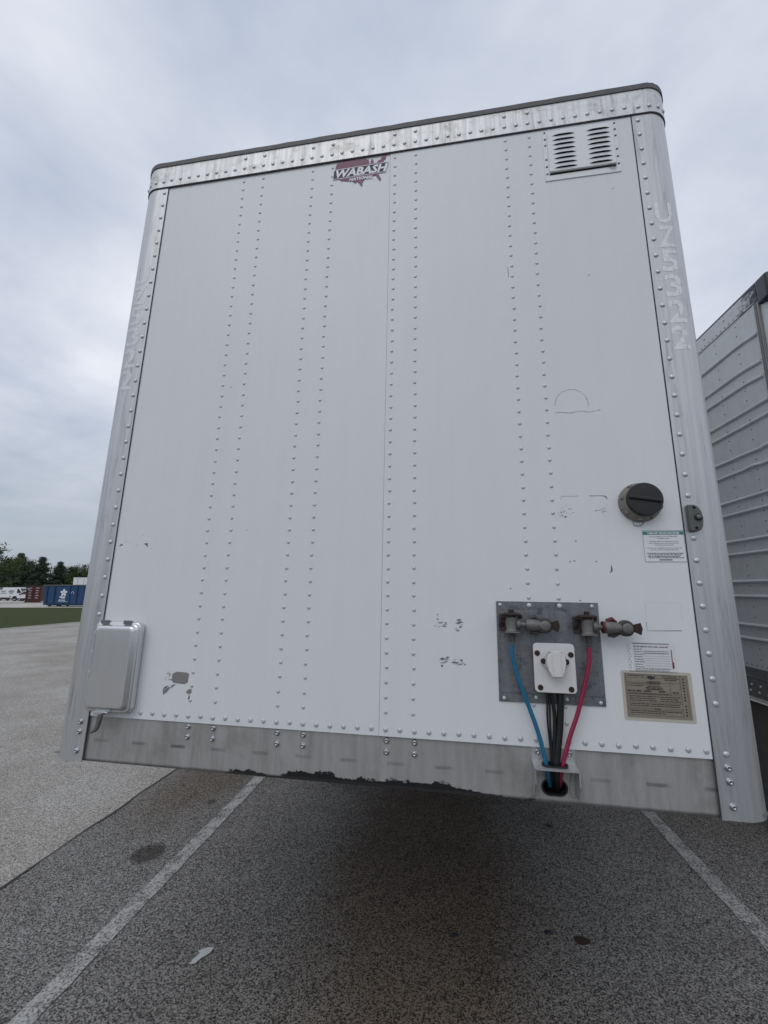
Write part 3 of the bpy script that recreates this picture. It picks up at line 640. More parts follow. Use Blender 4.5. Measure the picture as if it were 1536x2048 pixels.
# ------------------------------------------------------------------ gladhand couplings
def gladhand(u, v, reach, drop, lab, seal_red):
    mb = MB(); mb.slab(rrect(u - .042, u + .010, v - .030, v + .030, .006, 3), -.0094, -.016); go = mb.build('gladhand', 'castdark', T, bevel=.0015); go['label'] = lab
    inst(HX, 'bolt', go, (u - .034, -.016, v - .008)); inst(HX, 'bolt', go, (u + .034, -.014, v + .022), None, (.8, .8, .8))
    mb = MB(); mb.tube([(u, -.040, v + .026), (u, -.040, v + .004), (u, -.040, v - .022), (u, -.040, v - .030)], [.020, .021, .019, .023], 16); mb.box(u - .016, u + .016, -.040, -.010, v - .022, v + .022); mb.build('valve_body', 'castalu', go, True, .001)
    mb = MB(); mb.tube([(u, -.040, v + .024), (u, -.040, v + .027), (u, -.040, v + .032), (u, -.040, v + .034)], [.030, .033, .031, .022], 18); mb.box(u - .038, u + .012, -.06, -.02, v + .019, v + .0235); mb.build('valve_cap', 'rust', go, True)
    mb = MB(); mb.tube([(u, -.040, v + .034), (u, -.040, v + .046)], [.010, .009], 6); mb.build('cap_nut', 'rust', go)
    mb = MB(); mb.slab([(u - .024, v - .030), (u + .026, v - .030), (u + .026, v - .036), (u - .024, v - .036)], -.062, -.022); mb.build('lower_flange', 'castalu', go, bevel=.002)
    mb = MB(); mb.tube([(u, -.040, v - .034), (u, -.040, v - .046), (u, -.041, v - .047), (u, -.042, v - .064)], [.010, .010, .0085, .0085], 6); mb.build('hose_fitting', 'castdark', go)
    # horizontal swivel and head
    mb = MB(); mb.tube([(u + .018, -.042, v - .004), (u + .030, -.044, v - .005)], [.017, .016], 14); mb.tube([(u + .028, -.044, v - .005), (u + .052, -.046, v - .006)], [.009, .009], 10); mb.build('elbow', 'castalu', go, True)
    ux = u + .048
    mb = MB(); mb.tube([(ux, -.050, v - .006), (ux + .012, -.050, v - .006), (ux + .030, -.051, v - .006), (ux + .055, -.052, v - .006)], [.019, .021, .020, .014], 16); mb.build('head_barrel', 'castalu', go, True)
    mb = MB(); mb.tube([(ux + .012, -.046, v + .016), (ux + .030, -.046, v + .022), (ux + .044, -.044, v + .010)], [.007, .008, .006], 8); mb.build('head_lug', 'oxblood' if seal_red else 'castdark', go, True)
    mb = MB(); mb.tube([(ux + .014, -.046, v - .030), (ux + .032, -.046, v - .033), (ux + .052, -.045, v - .024)], [.006, .007, .005], 8); mb.build('lower_lug', 'castdark', go, True)
    if seal_red: mb = MB(); mb.tube([(ux - .004, -.050, v - .006), (ux + .003, -.050, v - .006)], .0208, 16); mb.build('red_collar', 'oxblood', go, True)
    hx = ux + reach
    mb = MB(); mb.box(ux + .03, hx, -.060, -.044, v - .017, v + .005); mb.build('head_arm', 'castalu', go, bevel=.005, seg=3)
    mb = MB(); mb.lathe_y([(.023, -.036), (.027, -.042), (.027, -.056), (.022, -.061)], hx, v - .007, 22); mb.build('coupling_face', 'castdark', go, True)
    mb = MB(); mb.lathe_y([(.017, -.061), (.017, -.066), (.014, -.068)], hx + .002, v - .007, 18); mb.build('coupling_button', 'castalu', go, True)
    mb = MB(); P_ = [(hx + .024, v + .006), (hx + .046, v + .012), (hx + .051, v - .008), (hx + .045, v - .028), (hx + .024, v - .018)]; mb.slab(P_, -.060, -.052); mb.build('detent_plate', 'rust', go, bevel=.0015)
gladhand(1.684, .578, .060, .1, 'left gladhand coupling above the blue hose', False)
gladhand(1.938, .576, .070, .1, 'right gladhand coupling with dark red collar above the red hose', True)
# ------------------------------------------------------------------ hoses and cables
def smooth(pts, n=8):
    P_ = [Vector(p) for p in pts]; P_ = [2 * P_[0] - P_[1]] + P_ + [2 * P_[-1] - P_[-2]]; out = []
    for i in range(1, len(P_) - 2):
        for k in range(n):
            s = k / n; a, b, c, d = P_[i - 1], P_[i], P_[i + 1], P_[i + 2]
            out.append(.5 * ((2 * b) + (c - a) * s + (2 * a - 5 * b + 4 * c - d) * s * s + (3 * b - a - 3 * c + d) * s ** 3))
    return out + [P_[-2]]
def lift(L, outs): # wall-plane point -> the same sight line at distance `o` in front of the wall
    r = []
    for (u, v), o in zip(L, outs):
        k = (1.6886 - o) / 1.6886; r.append((1.4998 + (u - 1.4998) * k, -o, .6272 + (v - .6272) * k))
    return r
bl = lift([(1.686, .500), (1.687, .457), (1.704, .384), (1.737, .288), (1.761, .214), (1.779, .135), (1.785, .086), (1.790, .050)], [.042, .040, .036, .032, .030, .028, .018, -.03])
MB().tube(smooth(bl), .0073, 12).build('air_hose', 'blue', T, True)['label'] = 'blue air hose'
rd = lift([(1.949, .500), (1.944, .447), (1.923, .368), (1.894, .278), (1.866, .208), (1.843, .139), (1.830, .090), (1.822, .050)], [.042, .040, .036, .032, .030, .028, .018, -.03])
MB().tube(smooth(rd), .0073, 12).build('air_hose', 'red', T, True)['label'] = 'red air hose'
for i, (L, r) in enumerate([([(1.800, .345), (1.795, .260), (1.799, .166), (1.799, .10), (1.797, .045)], .0034), ([(1.806, .345), (1.803, .260), (1.803, .190), (1.803, .10), (1.800, .045)], .0030), ([(1.812, .345), (1.819, .262), (1.811, .167), (1.808, .10), (1.806, .045)], .0062), ([(1.843, .345), (1.836, .250), (1.821, .150), (1.814, .10), (1.812, .045)], .0115)]):
    p = lift(L, [.026, .022, .024, .020, -.03]); MB().tube(smooth(p), r, 10).build('cable', 'blackhose', T, True)
# ------------------------------------------------------------------ pigtail bracket
ov = lambda r, s=1.0: [(1.807 + (a - 1.807) * s, y) for a, y in rrect(1.765, 1.846, -.046, -.010, .0178, 6)]
mb = MB(); mb.box(1.736, 1.879, .001, .0055, .120, .166); br = mb.build('cable_bracket', 'post', T, bevel=.001)
outer = [(1.736, -.060), (1.876, -.060), (1.876, .001), (1.736, .001)]; hole = ov(0)
tri = geometry.tessellate_polygon([[Vector((x, y, 0)) for x, y in outer], [Vector((x, y, 0)) for x, y in hole]])
mb = MB()
for z in (.1235, .1195): mb.add([(x, y, z - (-y) * .12) for x, y in outer + hole], [tuple(f) for f in tri])
n = len(hole); mb.add([(x, y, .1235 + y * .12) for x, y in hole] + [(x, y, .1195 + y * .12) for x, y in hole], [(j, (j + 1) % n, (j + 1) % n + n, j + n) for j in range(n)])
mb.add([(x, y, z + y * .12) for z in (.1235, .1195) for x, y in outer], [(0, 1, 5, 4), (1, 2, 6, 5), (3, 0, 4, 7)]); mb.build('bracket_shelf', 'post', br)
for x, s in ((1.736, 1), (1.8725, -1)):
    mb = MB(); mb.add([(xx, y, z) for xx in (x, x + .0035) for y, z in ((.001, .120), (-.060, .115), (-.060, .070), (-.020, .018), (.001, .018))], [(0, 1, 2, 3, 4), (5, 6, 7, 8, 9), (0, 1, 6, 5), (1, 2, 7, 6), (2, 3, 8, 7), (3, 4, 9, 8)]); mb.build('bracket_cheek', 'post', br)
    mb = MB(); fl = [(x + s * .0035, .018), (x + s * .016, .022), (x + s * .018, .06), (x + s * .0035, .112)]; mb.slab(fl, .0005, .004); mb.build('bracket_foot', 'brail', br)
g0, g1 = ov(0), ov(0, .86)
mb = MB(); mb.loft([[(x, y, .121 + y * .12) for x, y in rrect(1.763, 1.848, -.048, -.008, .0195, 6)], [(x, y, .1285 + y * .12) for x, y in rrect(1.764, 1.847, -.047, -.009, .0188, 6)], [(x, y, .1285 + y * .12) for x, y in rrect(1.769, 1.842, -.042, -.014, .0138, 6)], [(x, y, .112 + y * .12) for x, y in rrect(1.769, 1.842, -.042, -.014, .0138, 6)]], False, False); mb.build('grommet', 'black', br, True)
mb = MB(); n = len(op); o2 = rrect(1.7635, 1.849, .017, .070, .0262, 6); mb.add([(x, .0035, z) for x, z in o2] + [(x, .0035, z) for x, z in rrect(1.769, 1.8435, .0225, .0645, .0208, 6)] + [(x, .02, z) for x, z in rrect(1.769, 1.8435, .0225, .0645, .0208, 6)], [(j + r * n, (j + 1) % n + r * n, (j + 1) % n + (r + 1) * n, j + (r + 1) * n) for r in range(2) for j in range(n)]); mb.build('opening_grommet', 'black', T)
# ------------------------------------------------------------------ round cap
cx, cz = 2.160, 1.016
mb = MB(); mb.lathe_y([(.073, -.0024), (.073, -.010), (.066, -.020), (.060, -.034), (.052, -.036)], cx, cz, 36); rc = mb.build('round_vent', 'taupe', T, True, ang=30); rc['label'] = 'round taupe vent housing with black turn cap'
mb = MB(); mb.lathe_y([(.057, -.030), (.0605, -.033), (.0605, -.046), (.058, -.050), (.030, -.0515)], cx + .004, cz + .004, 40); mb.build('turn_cap', 'black', rc, True, ang=30)
c_, s_ = math.cos(math.radians(-8)), math.sin(math.radians(-8))
bar = [(-.052, -.006), (.052, -.008), (.055, 0), (.052, .007), (-.052, .006), (-.055, 0)]
mb = MB(); mb.slab([(cx + .004 + a * c_ - b * s_, cz + .004 + a * s_ + b * c_) for a, b in bar], -.050, -.060); mb.build('grip_bar', 'black', rc, bevel=.003)
for a in (25, 75, 120, 165, 215, 260, 300, 340):
    a_ = math.radians(a); mb = MB(); q = [(cx + r * math.cos(a_ + da), cz + r * math.sin(a_ + da)) for r, da in ((.062, -.10), (.071, -.10), (.071, .10), (.062, .10))]; mb.slab(q, -.012, -.030); mb.build('housing_tab', 'taupe', rc, bevel=.001)
for a in (-160, -105): inst(SCR, 'screw', rc, (cx + .069 * math.cos(math.radians(a)), -.014, cz + .069 * math.sin(math.radians(a))))
mb = MB(); mb.tube(smooth([(cx - .03, -.004, cz - .070), (cx - .024, -.006, cz - .084), (cx - .005, -.006, cz - .086), (cx + .008, -.004, cz - .074)]), .0012, 6); mb.build('loose_wire', 'boxdark', rc)
# ------------------------------------------------------------------ marker lamp on the right post
lx, lz = W + .010, .905
pr_ = [(lx, lz + .002), (lx + .020, lz), (lx + .034, lz + .004), (lx + .043, lz + .020), (lx + .0465, lz + .046), (lx + .043, lz + .072), (lx + .034, lz + .090), (lx + .020, lz + .097), (lx, lz + .097)]
mb = MB(); mb.slab(pr_, -.0045, -.022); ml = mb.build('marker_lamp', 'greyplastic', T, bevel=.004, seg=3)
mb = MB(); mb.lathe_y([(.0125, -.022), (.0125, -.027), (.0095, -.028), (.0085, -.024)], lx + .029, lz + .051, 20); mb.build('lens_ring', 'black', ml, True)
mb = MB(); mb.lathe_y([(.0088, -.024), (.0075, -.030), (.003, -.032)], lx + .029, lz + .051, 16); mb.build('lens', 'lens', ml, True)
for zz_ in (.012, .086):
    mb = MB(); mb.lathe_y([(.0055, -.0222), (.0055, -.0228), (.001, -.0224)], lx + .020, lz + zz_, 12); mb.build('screw_hole', 'hole', ml)
# ------------------------------------------------------------------ stickers
def sticker(name, x0, x1, z0, z1, y, m, r, lab):
    mb = MB(); mb.slab(rrect(x0, x1, z0, z1, r, 4), y, y - .0006); o = mb.build(name, m, T); o['label'] = lab; return o
Y = -.0026
s1 = sticker('warning_sticker', 2.158, 2.2955, .798, .913, Y, 'stw', .002, 'white warning sticker with teal heading')
mb = MB(); mb.box(2.160, 2.2935, Y - .0010, Y - .0008, .8965, .9085); mb.build('heading_bar', 'teal', s1)
mb = MB(); fr = [(2.159, 2.1600, .799, .912), (2.2935, 2.2945, .799, .912), (2.159, 2.2945, .9105, .912), (2.159, 2.2945, .799, .8002)]
for q in fr: mb.box(q[0], q[1], Y - .0010, Y - .0008, q[2], q[3])
mb.build('border', 'teal', s1)
mb = MB(); put_text(mb, 'h1', lambda x, y: (2.2268 + x * .62, Y - .0013, .8985 + y)); mb.build('heading_lettering', 'white', s1)
mb = MB(); z = .888
for i, s in enumerate(st1):
    if s == '': z -= .0040; continue
    put_text(mb, 'a%d' % i, lambda x, y: (2.2268 + x * .88, Y - .0010, z + y * 1.05)); z -= .0066
for i, zq in enumerate((.8285, .823, .8175, .8125)): strokes(mb, 2.168 + .004 * (i % 2), 2.286 - .006 * (i % 3), Y - .0010, zq, .0028, 60 + i)
mb.box(2.205, 2.248, Y - .0010, Y - .0008, .8045, .8080); mb.build('lettering', 'ink', s1)
s2a = sticker('inspection_sticker', 2.072, 2.222, .424, .523, Y, 'stpink', .003, 'white inspection label with printed form lines')
flat([(2.074, .430), (2.086, .428), (2.089, .515), (2.073, .517)], Y - .0009, 'clear_film', 'stw', s2a)
mb = MB(); mb.box(2.208, 2.2105, Y - .0012, Y - .0007, .438, .500); mb.box(2.2105, 2.214, Y - .0012, Y - .0007, .44, .46); mb.build('red_edge', 'crimson', s2a)
mb = MB(); mb.box(2.089, 2.205, Y - .0010, Y - .0008, .5165, .5195); z = .506
strokes(mb, 2.092, 2.200, Y - .0010, .506, .0042, 1)
for i in range(8): strokes(mb, 2.092, 2.118 + .002 * (i % 3), Y - .0010, .4975 - .0082 * i, .0030, 10 + i)
for i, zq in enumerate((.492, .486, .434, .429)): strokes(mb, 2.122 if i < 2 else 2.092, 2.200, Y - .0010, zq, .0026, 30 + i)
for k in range(8): mb.box(2.122, 2.204, Y - .0010, Y - .0008, .438 + k * .0078, .4387 + k * .0078)
for k in range(9): q = 2.0745 + random.uniform(0, .008); zq = .435 + k * .009; mb.box(q, q + .002, Y - .0014, Y - .0012, zq, zq + .006)
mb.build('lettering', 'inkgrey', s2a)
s3 = sticker('certification_plate', 2.043, 2.262, .270, .428, Y, 'cream', .006, 'tarnished tan certification plate in a cream border')
PX, PZ = 2.053, .279
flat([(PX, PZ), (PX + .199, PZ), (PX + .197, PZ + .139), (PX - .001, PZ + .141)], Y - .0009, 'plate', 'tan', s3)
ZZ = Y - .0013
mb = MB()
for z0 in (.127, .112, .078, .0735, .049, .031, .026, .009): mb.box(PX + .004, PX + .172, ZZ, ZZ + .0003, PZ + z0, PZ + z0 + .0008)
for x0, a0, a1 in ((.004, .009, .139), (.172, .009, .139), (.191, .009, .137), (.140, .0735, .112), (.105, .049, .0735)): mb.box(PX + x0, PX + x0 + .0008, ZZ, ZZ + .0003, PZ + a0, PZ + a1)
mb.box(PX + .004, PX + .192, ZZ, ZZ + .0003, PZ + .137, PZ + .1378)
r3 = random.Random(2); x = .070
while x < .110: wq = r3.choice((.0008, .0014, .002)); mb.box(PX + x, PX + x + wq, ZZ, ZZ + .0003, PZ + .106, PZ + .117); x += wq + r3.choice((.0008, .0014))
for k in range(13):
    zq = PZ + .014 + k * .0094
    if k in (4,): continue
    P_ = [(PX + .182 + .0030 * math.cos(2 * math.pi * j / 10), zq + .0030 * math.sin(2 * math.pi * j / 10)) for j in range(10)]; mb.add([(a, ZZ, c) for a, c in P_], [tuple(range(10))])
for i, (xa, xb, zq, hq) in enumerate([(.010, .062, .132, .003), (.120, .168, .132, .003), (.125, .168, .126, .003), (.125, .165, .121, .003), (.070, .112, .0995, .0032), (.064, .116, .0945, .0036), (.066, .118, .0895, .0036), (.010, .070, .1065, .0026), (.010, .060, .1005, .0026),
        (.008, .050, .0825, .0052), (.058, .088, .0825, .0052), (.104, .132, .0825, .0052), (.146, .158, .0815, .0042), (.160, .169, .0815, .0042), (.010, .135, .0755, .0022),
        (.010, .100, .0665, .0032), (.010, .092, .0600, .0032), (.010, .096, .0535, .0032), (.109, .168, .0665, .0032), (.109, .162, .0600, .0032), (.109, .168, .0535, .0032),
        (.010, .165, .0430, .0032), (.010, .168, .0370, .0030), (.085, .105, .0275, .0030), (.010, .168, .0205, .0032), (.010, .120, .0145, .0030)]):
    strokes(mb, PX + xa, PX + xb, ZZ, PZ + zq, hq, 100 + i)
mp = [(PX + .072 + p[0] * .026, PZ + .1195 + p[1] * .015) for p in usa]; tri = geometry.tessellate_polygon([[Vector((x, z, 0)) for x, z in mp]]); mb.add([(x, ZZ, z) for x, z in mp], [tuple(f) for f in tri])
mb.build('print', 'ink', s3)
# ------------------------------------------------------------------ torn sticker remains, scuffs and residue
def patch(poly, m, y=-.0006, name='torn_sticker'):
    pts = poly; flat(pts, y, name, m, T)
patch([(.355, .345), (.372, .352), (.418, .350), (.427, .344), (.424, .312), (.410, .306), (.362, .309), (.352, .318)], 'foil')
for i in range(16): a, c = random.uniform(.322, .356), random.uniform(.318, .350); patch(blob(a, c, random.uniform(.0012, .004), random.uniform(.001, .0025), 7, .4, i), 'foil')
patch([(.322, .262), (.335, .270), (.352, .290), (.345, .294), (.330, .284), (.318, .282), (.320, .270)], 'foil')
patch([(.354, .288), (.366, .298), (.374, .303), (.362, .304), (.352, .296)], 'foil'); patch([(.318, .284), (.326, .293), (.342, .298), (.332, .286)], 'scuff')
patch([(.420, .276), (.436, .268), (.446, .276), (.444, .290), (.432, .288)], 'foil'); patch(blob(.437, .258, .004, .010, 8, .4, 3), 'scuff')
for k, (a, c) in enumerate(((1.434, .567), (1.497, .568), (1.444, .436), (1.500, .432))):
    for i in range(12):
        patch(blob(a + random.gauss(0, .010), c + random.gauss(0, .008), random.uniform(.002, .009), random.uniform(.0012, .004), 8, .5, i + 50 * k), random.choice(('foil', 'scuff', 'ghost')), -.0030, 'sticker_flake')
patch([(.022, .862), (.040, .868), (.036, .874), (.028, .872)], 'scuff'); patch([(.140, .874), (.160, .877), (.164, .866), (.161, .858), (.156, .867)], 'scuff')
for i in range(6): patch(blob(random.uniform(.03, .14), random.uniform(.86, .94), .0018, .0014, 6, .3, i), 'scuff')
patch([(2.044, .790), (2.048, .772), (2.046, .764), (2.036, .758), (2.041, .766), (2.042, .776)], 'scuff', -.0030)
for a, c in ((1.930, .875), (1.905, .800), (1.920, .802), (1.995, .800), (1.69, .70), (1.93, .66), (.62, .93), (2.19, 2.42), (.48, 1.6), (2.06, 2.0), (1.42, .60)): patch(blob(a, c, .0028, .0024, 7, .3, int(a * 100)), 'scuff', -.0030 if a > 1.2 else -.0006)
def ribbon(pts, wd, m, y=-.0030):
    P_ = [Vector((p[0], p[1])) for p in pts]; L = []; R = []
    for i, p in enumerate(P_):
        d = (P_[min(i + 1, len(P_) - 1)] - P_[max(i - 1, 0)]).normalized(); nrm = Vector((-d.y, d.x)) * wd * .5 * random.uniform(.3, 1.2); L.append(p + nrm); R.append(p - nrm)
    n = len(P_); mb = MB(); mb.add([(p.x, y, p.y) for p in L + R], [(i, i + 1, n + i + 1, n + i) for i in range(n - 1)]); mb.build('pen_mark', m, T)
ribbon([(1.952 + .062 * math.cos(math.radians(a)), 1.418 + .066 * math.sin(math.radians(a))) for a in range(-8, 189, 6)], 0.0013, 'scuff')
ribbon([(1.890 + .166 * k / 16, 1.387 + .003 * math.sin(k * .9)) for k in range(17)], .0020, 'scuff')
ribbon([(1.7345, 2.082), (1.735, 2.06), (1.736, 2.03)], .002, 'scuff')
ribbon([(1.886, 1.030), (1.887, 1.042), (1.893, 1.047), (1.95, 1.047)], .0020, 'ghost'); ribbon([(1.99, 1.046), (2.035, 1.046), (2.047, 1.043), (2.051, 1.034)], .0035, 'scuff')
ribbon([(2.144, .656), (2.143, .62), (2.142, .600)], .0014, 'ghost'); ribbon([(2.1415, .590), (2.141, .561), (2.18, .562), (2.25, .564)], .0016, 'scuff'); ribbon([(2.145, .657), (2.20, .658), (2.256, .657), (2.256, .60)], .0009, 'ghost')
for i in range(26): patch(blob(1.895 + random.gauss(0, .012), .985 + random.gauss(0, .012), random.uniform(.001, .004), random.uniform(.001, .003), 7, .4, i), 'ghost' if i % 4 else 'scuff', -.0030, 'sticker_flake')
for i in range(18): patch(blob(2.035 + random.gauss(0, .008), .990 + random.gauss(0, .007), random.uniform(.001, .003), random.uniform(.001, .003), 7, .4, i), 'ghost' if i % 3 else 'scuff', -.0030, 'sticker_flake')
# ================================================================== NEIGHBOURING TRAILER
N = empty('semi_trailer', (2.30, 3.0, 0)); tag(N, 'ribbed grey-white trailer parked at the right with tar-blackened top corner', 'trailer')
NL = 15.0
mb = MB(); mb.box(0, .01, .15, NL, 1.24, 3.86); mb.build('side_wall', 'side', N)
mb = MB(); mb.box(2.58, 2.59, .15, NL, 1.24, 3.86); mb.build('side_wall', 'side', N)
# rounded front corner and front wall
prof = [(0, .16), (0, .13)] + [(.13 - .13 * math.cos(math.radians(a)), .13 - .13 * math.sin(math.radians(a))) for a in range(10, 91, 10)]
mb = MB(); pts = [(x, y) for x, y in prof]; n = len(pts); mb.add([(x - .004 if y > .12 else x, y - .004, z) for z in (1.0, 3.86) for x, y in pts], [(i, i + 1, n + i + 1, n + i) for i in range(n - 1)]); mb.build('corner_post', 'side', N, True)
mb = MB(); mb.box(.13, 2.59, -.004, .01, 1.0, 3.86); mb.build('front_wall', 'side', N)
mb = MB(); mb.tube([(-.006, .128, 1.0), (-.006, .128, 3.84)], .010, 8); mb.tube([(-.006, .098, 1.0), (-.004, .098, 3.84)], .006, 8); mb.build('corner_trim', 'siderail', N, True)
mb = MB(); mb.box(-.008, .02, .10, NL, 3.845, 3.968); mb.build('top_rail', 'tarrail', N, bevel=.003)
mb = MB(); mb.box(-.006, 2.6, -.01, NL, 3.9685, 3.985); mb.build('roof', 'tar', N)
mb = MB(); mb.box(-.014, 2.604, -.018, .098, 3.80, 3.992); mb.build('corner_cap', 'tar', N, bevel=.02, seg=3)
ribz = [3.64, 3.43, 3.32, 3.12, 3.02, 2.81, 2.70, 2.49, 2.39, 2.18, 2.08, 1.87, 1.76, 1.55, 1.45]
r4 = random.Random(9)
for i, z in enumerate(ribz):
    pts = []; n = 34
    for k in range(n):
        y = .155 + (NL - .2) * (k / (n - 1)) ** 2.2
        dent = (-.020 * math.exp(-((y - .14) / .14) ** 2)) if i < 3 else 0
        pts.append((-.002 + r4.uniform(-.002, .001), y, z + dent + (r4.uniform(-.006, .006) if i in (6, 5) and y < 1 else 0)))
    MB().tube(pts, .0135, 8).build('side_rib', 'side', N, True)
mb = MB(); rv = dome_mesh('nr', .0055, .004, 'siderail', 6)
bvv = [(b, a, c) for a, b, c in [tuple(v.co) for v in rv.vertices]]; bff = [tuple(p.vertices) for p in rv.polygons]
for c_ in range(24):
    for k in range(34):
        y = .36 + c_ * .255; z = 3.80 - k * .0755
        if any(abs(z - q) < .02 for q in ribz): continue
        mb.add([(a, y + b, z + c) for a, b, c in bvv], bff)
for k in range(110):
    y = .20 + k * .052
    mb.add([(-.008 + a, y + b, 3.862 + c) for a, b, c in bvv], bff)
    if k % 5 == 0: mb.add([(-.008 + a, y + b * 1.8, 3.92 + c) for a, b, c in bvv], bff)
    mb.add([(a, y + b, 1.262 + c) for a, b, c in bvv], bff)
tag(mb.build('rivets', 'siderail', N, True, ang=80), kind='stuff')
mb = MB(); mb.box(-.010, .03, .12, NL, 1.178, 1.240); mb.build('bottom_rail', 'siderail', N, bevel=.003)
mb = MB(); mb.box(-.016, .03, .12, NL, 1.03, 1.172); mb.box(-.020, .0, .12, NL, 1.170, 1.177); mb.build('lower_rail', 'siderail', N, bevel=.002)
for k in range(12):
    for z in (1.115, 1.07): inst(BLT, 'bolt', N, (-.016, .55 + k * .09 + (.02 if z < 1.1 else 0), z), (0, 0, -math.pi / 2))
mb = MB(); mb.box(.10, 2.5, .1, NL, 1.0, 1.03); mb.build('floor', 'under', N)
mb = MB(); mb.box(.04, .055, .45, 9.5, .42, .962); mb.box(.036, .058, .45, 9.5, .963, .972); mb.build('side_skirt', 'skirt', N, bevel=.002)
for x in (.5, 2.1):
    mb = MB(); mb.tube([(x, 2.9, 1.0), (x, 2.9, .1)], .06, 10); mb.box(x - .13, x + .13, 2.77, 3.03, 0, .04); mb.build('landing_leg', 'under', N)
for y in (12.0, 13.25):
    for x in (.13, .45, 2.14, 2.46):
        mb = MB(); prof = [(.28, -.13), (.46, -.13), (.515, -.09), (.515, .09), (.46, .13), (.28, .13)]
        mb.loft([[(x + h_, y + r * math.cos(2 * math.pi * j / 28), .515 + r * math.sin(2 * math.pi * j / 28)) for j in range(28)] for r, h_ in prof], False, False); wh = mb.build('wheel', 'tyre', N, True)
        mb = MB(); mb.loft([[(x + h_, y + r * math.cos(2 * math.pi * j / 20), .515 + r * math.sin(2 * math.pi * j / 20)) for j in range(20)] for r, h_ in [(.285, -.11), (.24, -.04), (.1, -.05), (.1, .05), (.24, .04), (.285, .11)]]); mb.build('rim', 'rim', wh, True)
# ================================================================== BACKGROUND
RZ = math.atan2(0.1270, 0.9919)
def bgroot(name, px, k, rz=0.0):
    p = P(px, k); return empty(name, (p.x, p.y, 0), RZ + rz)
# blue roll-off dumpster: local x to the right, y away, z up
Dm = bgroot('roll_off_dumpster', 88, 51); tag(Dm, 'long blue steel roll-off dumpster with white flower emblem beyond the lawn', 'dumpster')
LD, WD, HD = 6.7, 2.3, 2.53
mb = MB(); mb.add([(0, 0, .22), (LD, 0, .22), (LD, WD, .22), (0, WD, .22), (-.25, 0, HD - .08), (LD, 0, HD - .08), (LD, WD, HD - .08), (-.25, WD, HD - .08)], [(0, 3, 2, 1), (0, 1, 5, 4), (1, 2, 6, 5), (2, 3, 7, 6), (3, 0, 4, 7)]); mb.build('body', 'dblue', Dm)
mb = MB(); mb.box(-.30, LD + .05, -.07, .05, HD - .10, HD); mb.box(-.30, LD + .05, WD - .05, WD + .07, HD - .10, HD); mb.build('top_rail', 'dgrey', Dm)
mb = MB(); mb.box(0, LD, -.08, .0, .20, .36); mb.build('bottom_sill', 'dblued', Dm)
for x in (.29, 1.18, 2.06, 2.94, 3.82, 4.70, 5.58, 6.46): mb = MB(); mb.box(x - .06, x + .06, -.075, -.002, .36, HD - .10); mb.build('rib', 'dblued', Dm)
mb = MB(); mb.box(1.55, 3.0, -.086, -.080, .42, 2.30); mb.build('sign_panel', 'dblue', Dm)
mb = MB()
for k in range(5):
    a = math.radians(90 + 72 * k); c_ = (2.30 + .23 * math.cos(a), 1.60 + .25 * math.sin(a)); P_ = []
    for j in range(14):
        q = 2 * math.pi * j / 14; lx_, lz_ = .19 * math.cos(q), .13 * math.sin(q); P_.append((c_[0] + lx_ * math.cos(a) - lz_ * math.sin(a), c_[1] + lx_ * math.sin(a) + lz_ * math.cos(a)))
    mb.slab(P_, -.087 - .001 * k, -.093 - .001 * k)
eo2 = mb.build('flower_emblem', 'stw', Dm)
mb = MB(); P_ = [(2.30 + .10 * math.cos(2 * math.pi * j / 12), 1.60 + .10 * math.sin(2 * math.pi * j / 12)) for j in range(12)]; mb.slab(P_, -.100, -.104); mb.build('flower_centre', 'cream', eo2)
mb = MB()
for x0, x1, zq, hq in ((1.85, 2.70, 1.02, .16), (2.05, 2.50, .90, .07), (1.80, 2.65, .68, .13), (1.75, 2.85, .55, .05)): strokes(mb, x0, x1, -.090, zq, hq, int(x0 * 100))
mb.build('lettering', 'stw', Dm)
mb = MB(); P_ = [(3.28 + .16 * math.cos(math.radians(a)), 1.55 + .16 * math.sin(math.radians(a))) for a in range(-40, 220, 20)]; mb.tube([(a, -.01, c) for a, c in P_], .03, 6); mb.build('round_sticker', 'stpink', Dm)
for x in (.4, 1.6, 5.2, 6.3):
    for y in (.5, 1.8): mb = MB(); mb.cyl((x, y - .12, .11), (x, y + .12, .11), .11); mb.build('roller', 'under', Dm)
mb = MB(); mb.box(.1, LD - .1, .35, 1.95, .12, .24); mb.build('skid', 'under', Dm)
# red shipping container, door end to the camera
Cn = bgroot('shipping_container', 50, 69); tag(Cn, 'rust red shipping container with its door end facing the lot', 'container')
mb = MB(); mb.box(0, 2.5, .04, 6.05, .16, 2.55); mb.build('body', 'cred', Cn)
for x in (0, 2.38): mb = MB(); mb.box(x, x + .12, -.02, .10, 0, 2.60); mb.build('corner_post', 'cred', Cn)
mb = MB(); mb.box(.12, 2.38, -.015, .09, 2.48, 2.60); mb.build('header', 'cred', Cn); mb = MB(); mb.box(.12, 2.38, -.015, .09, 0.02, .17); mb.build('door_sill', 'cred', Cn)
for i in range(2):
    mb = MB(); x0 = .13 + i * 1.13
    for k in range(5): mb.box(x0 + .02 + k * .22, x0 + .14 + k * .22, -.005, .039, .24, 2.42)
    mb.box(x0, x0 + 1.11, .005, .038, .18, 2.47); dr = mb.build('door', 'cred', Cn)
    for x in (x0 + .25, x0 + .85): mb = MB(); mb.cyl((x, -.045, .12), (x, -.045, 2.52), .028, n=8); mb.build('lock_bar', 'cbar', dr)
    mb = MB()
    for k, z in enumerate((2.25, 1.85, 1.5, 1.1, .7)): mb.box(x0 + .30, x0 + .85 - .1 * (k % 3), -.012, -.006, z - .07, z + .07)
    mb.build('marking', 'ghost', dr)
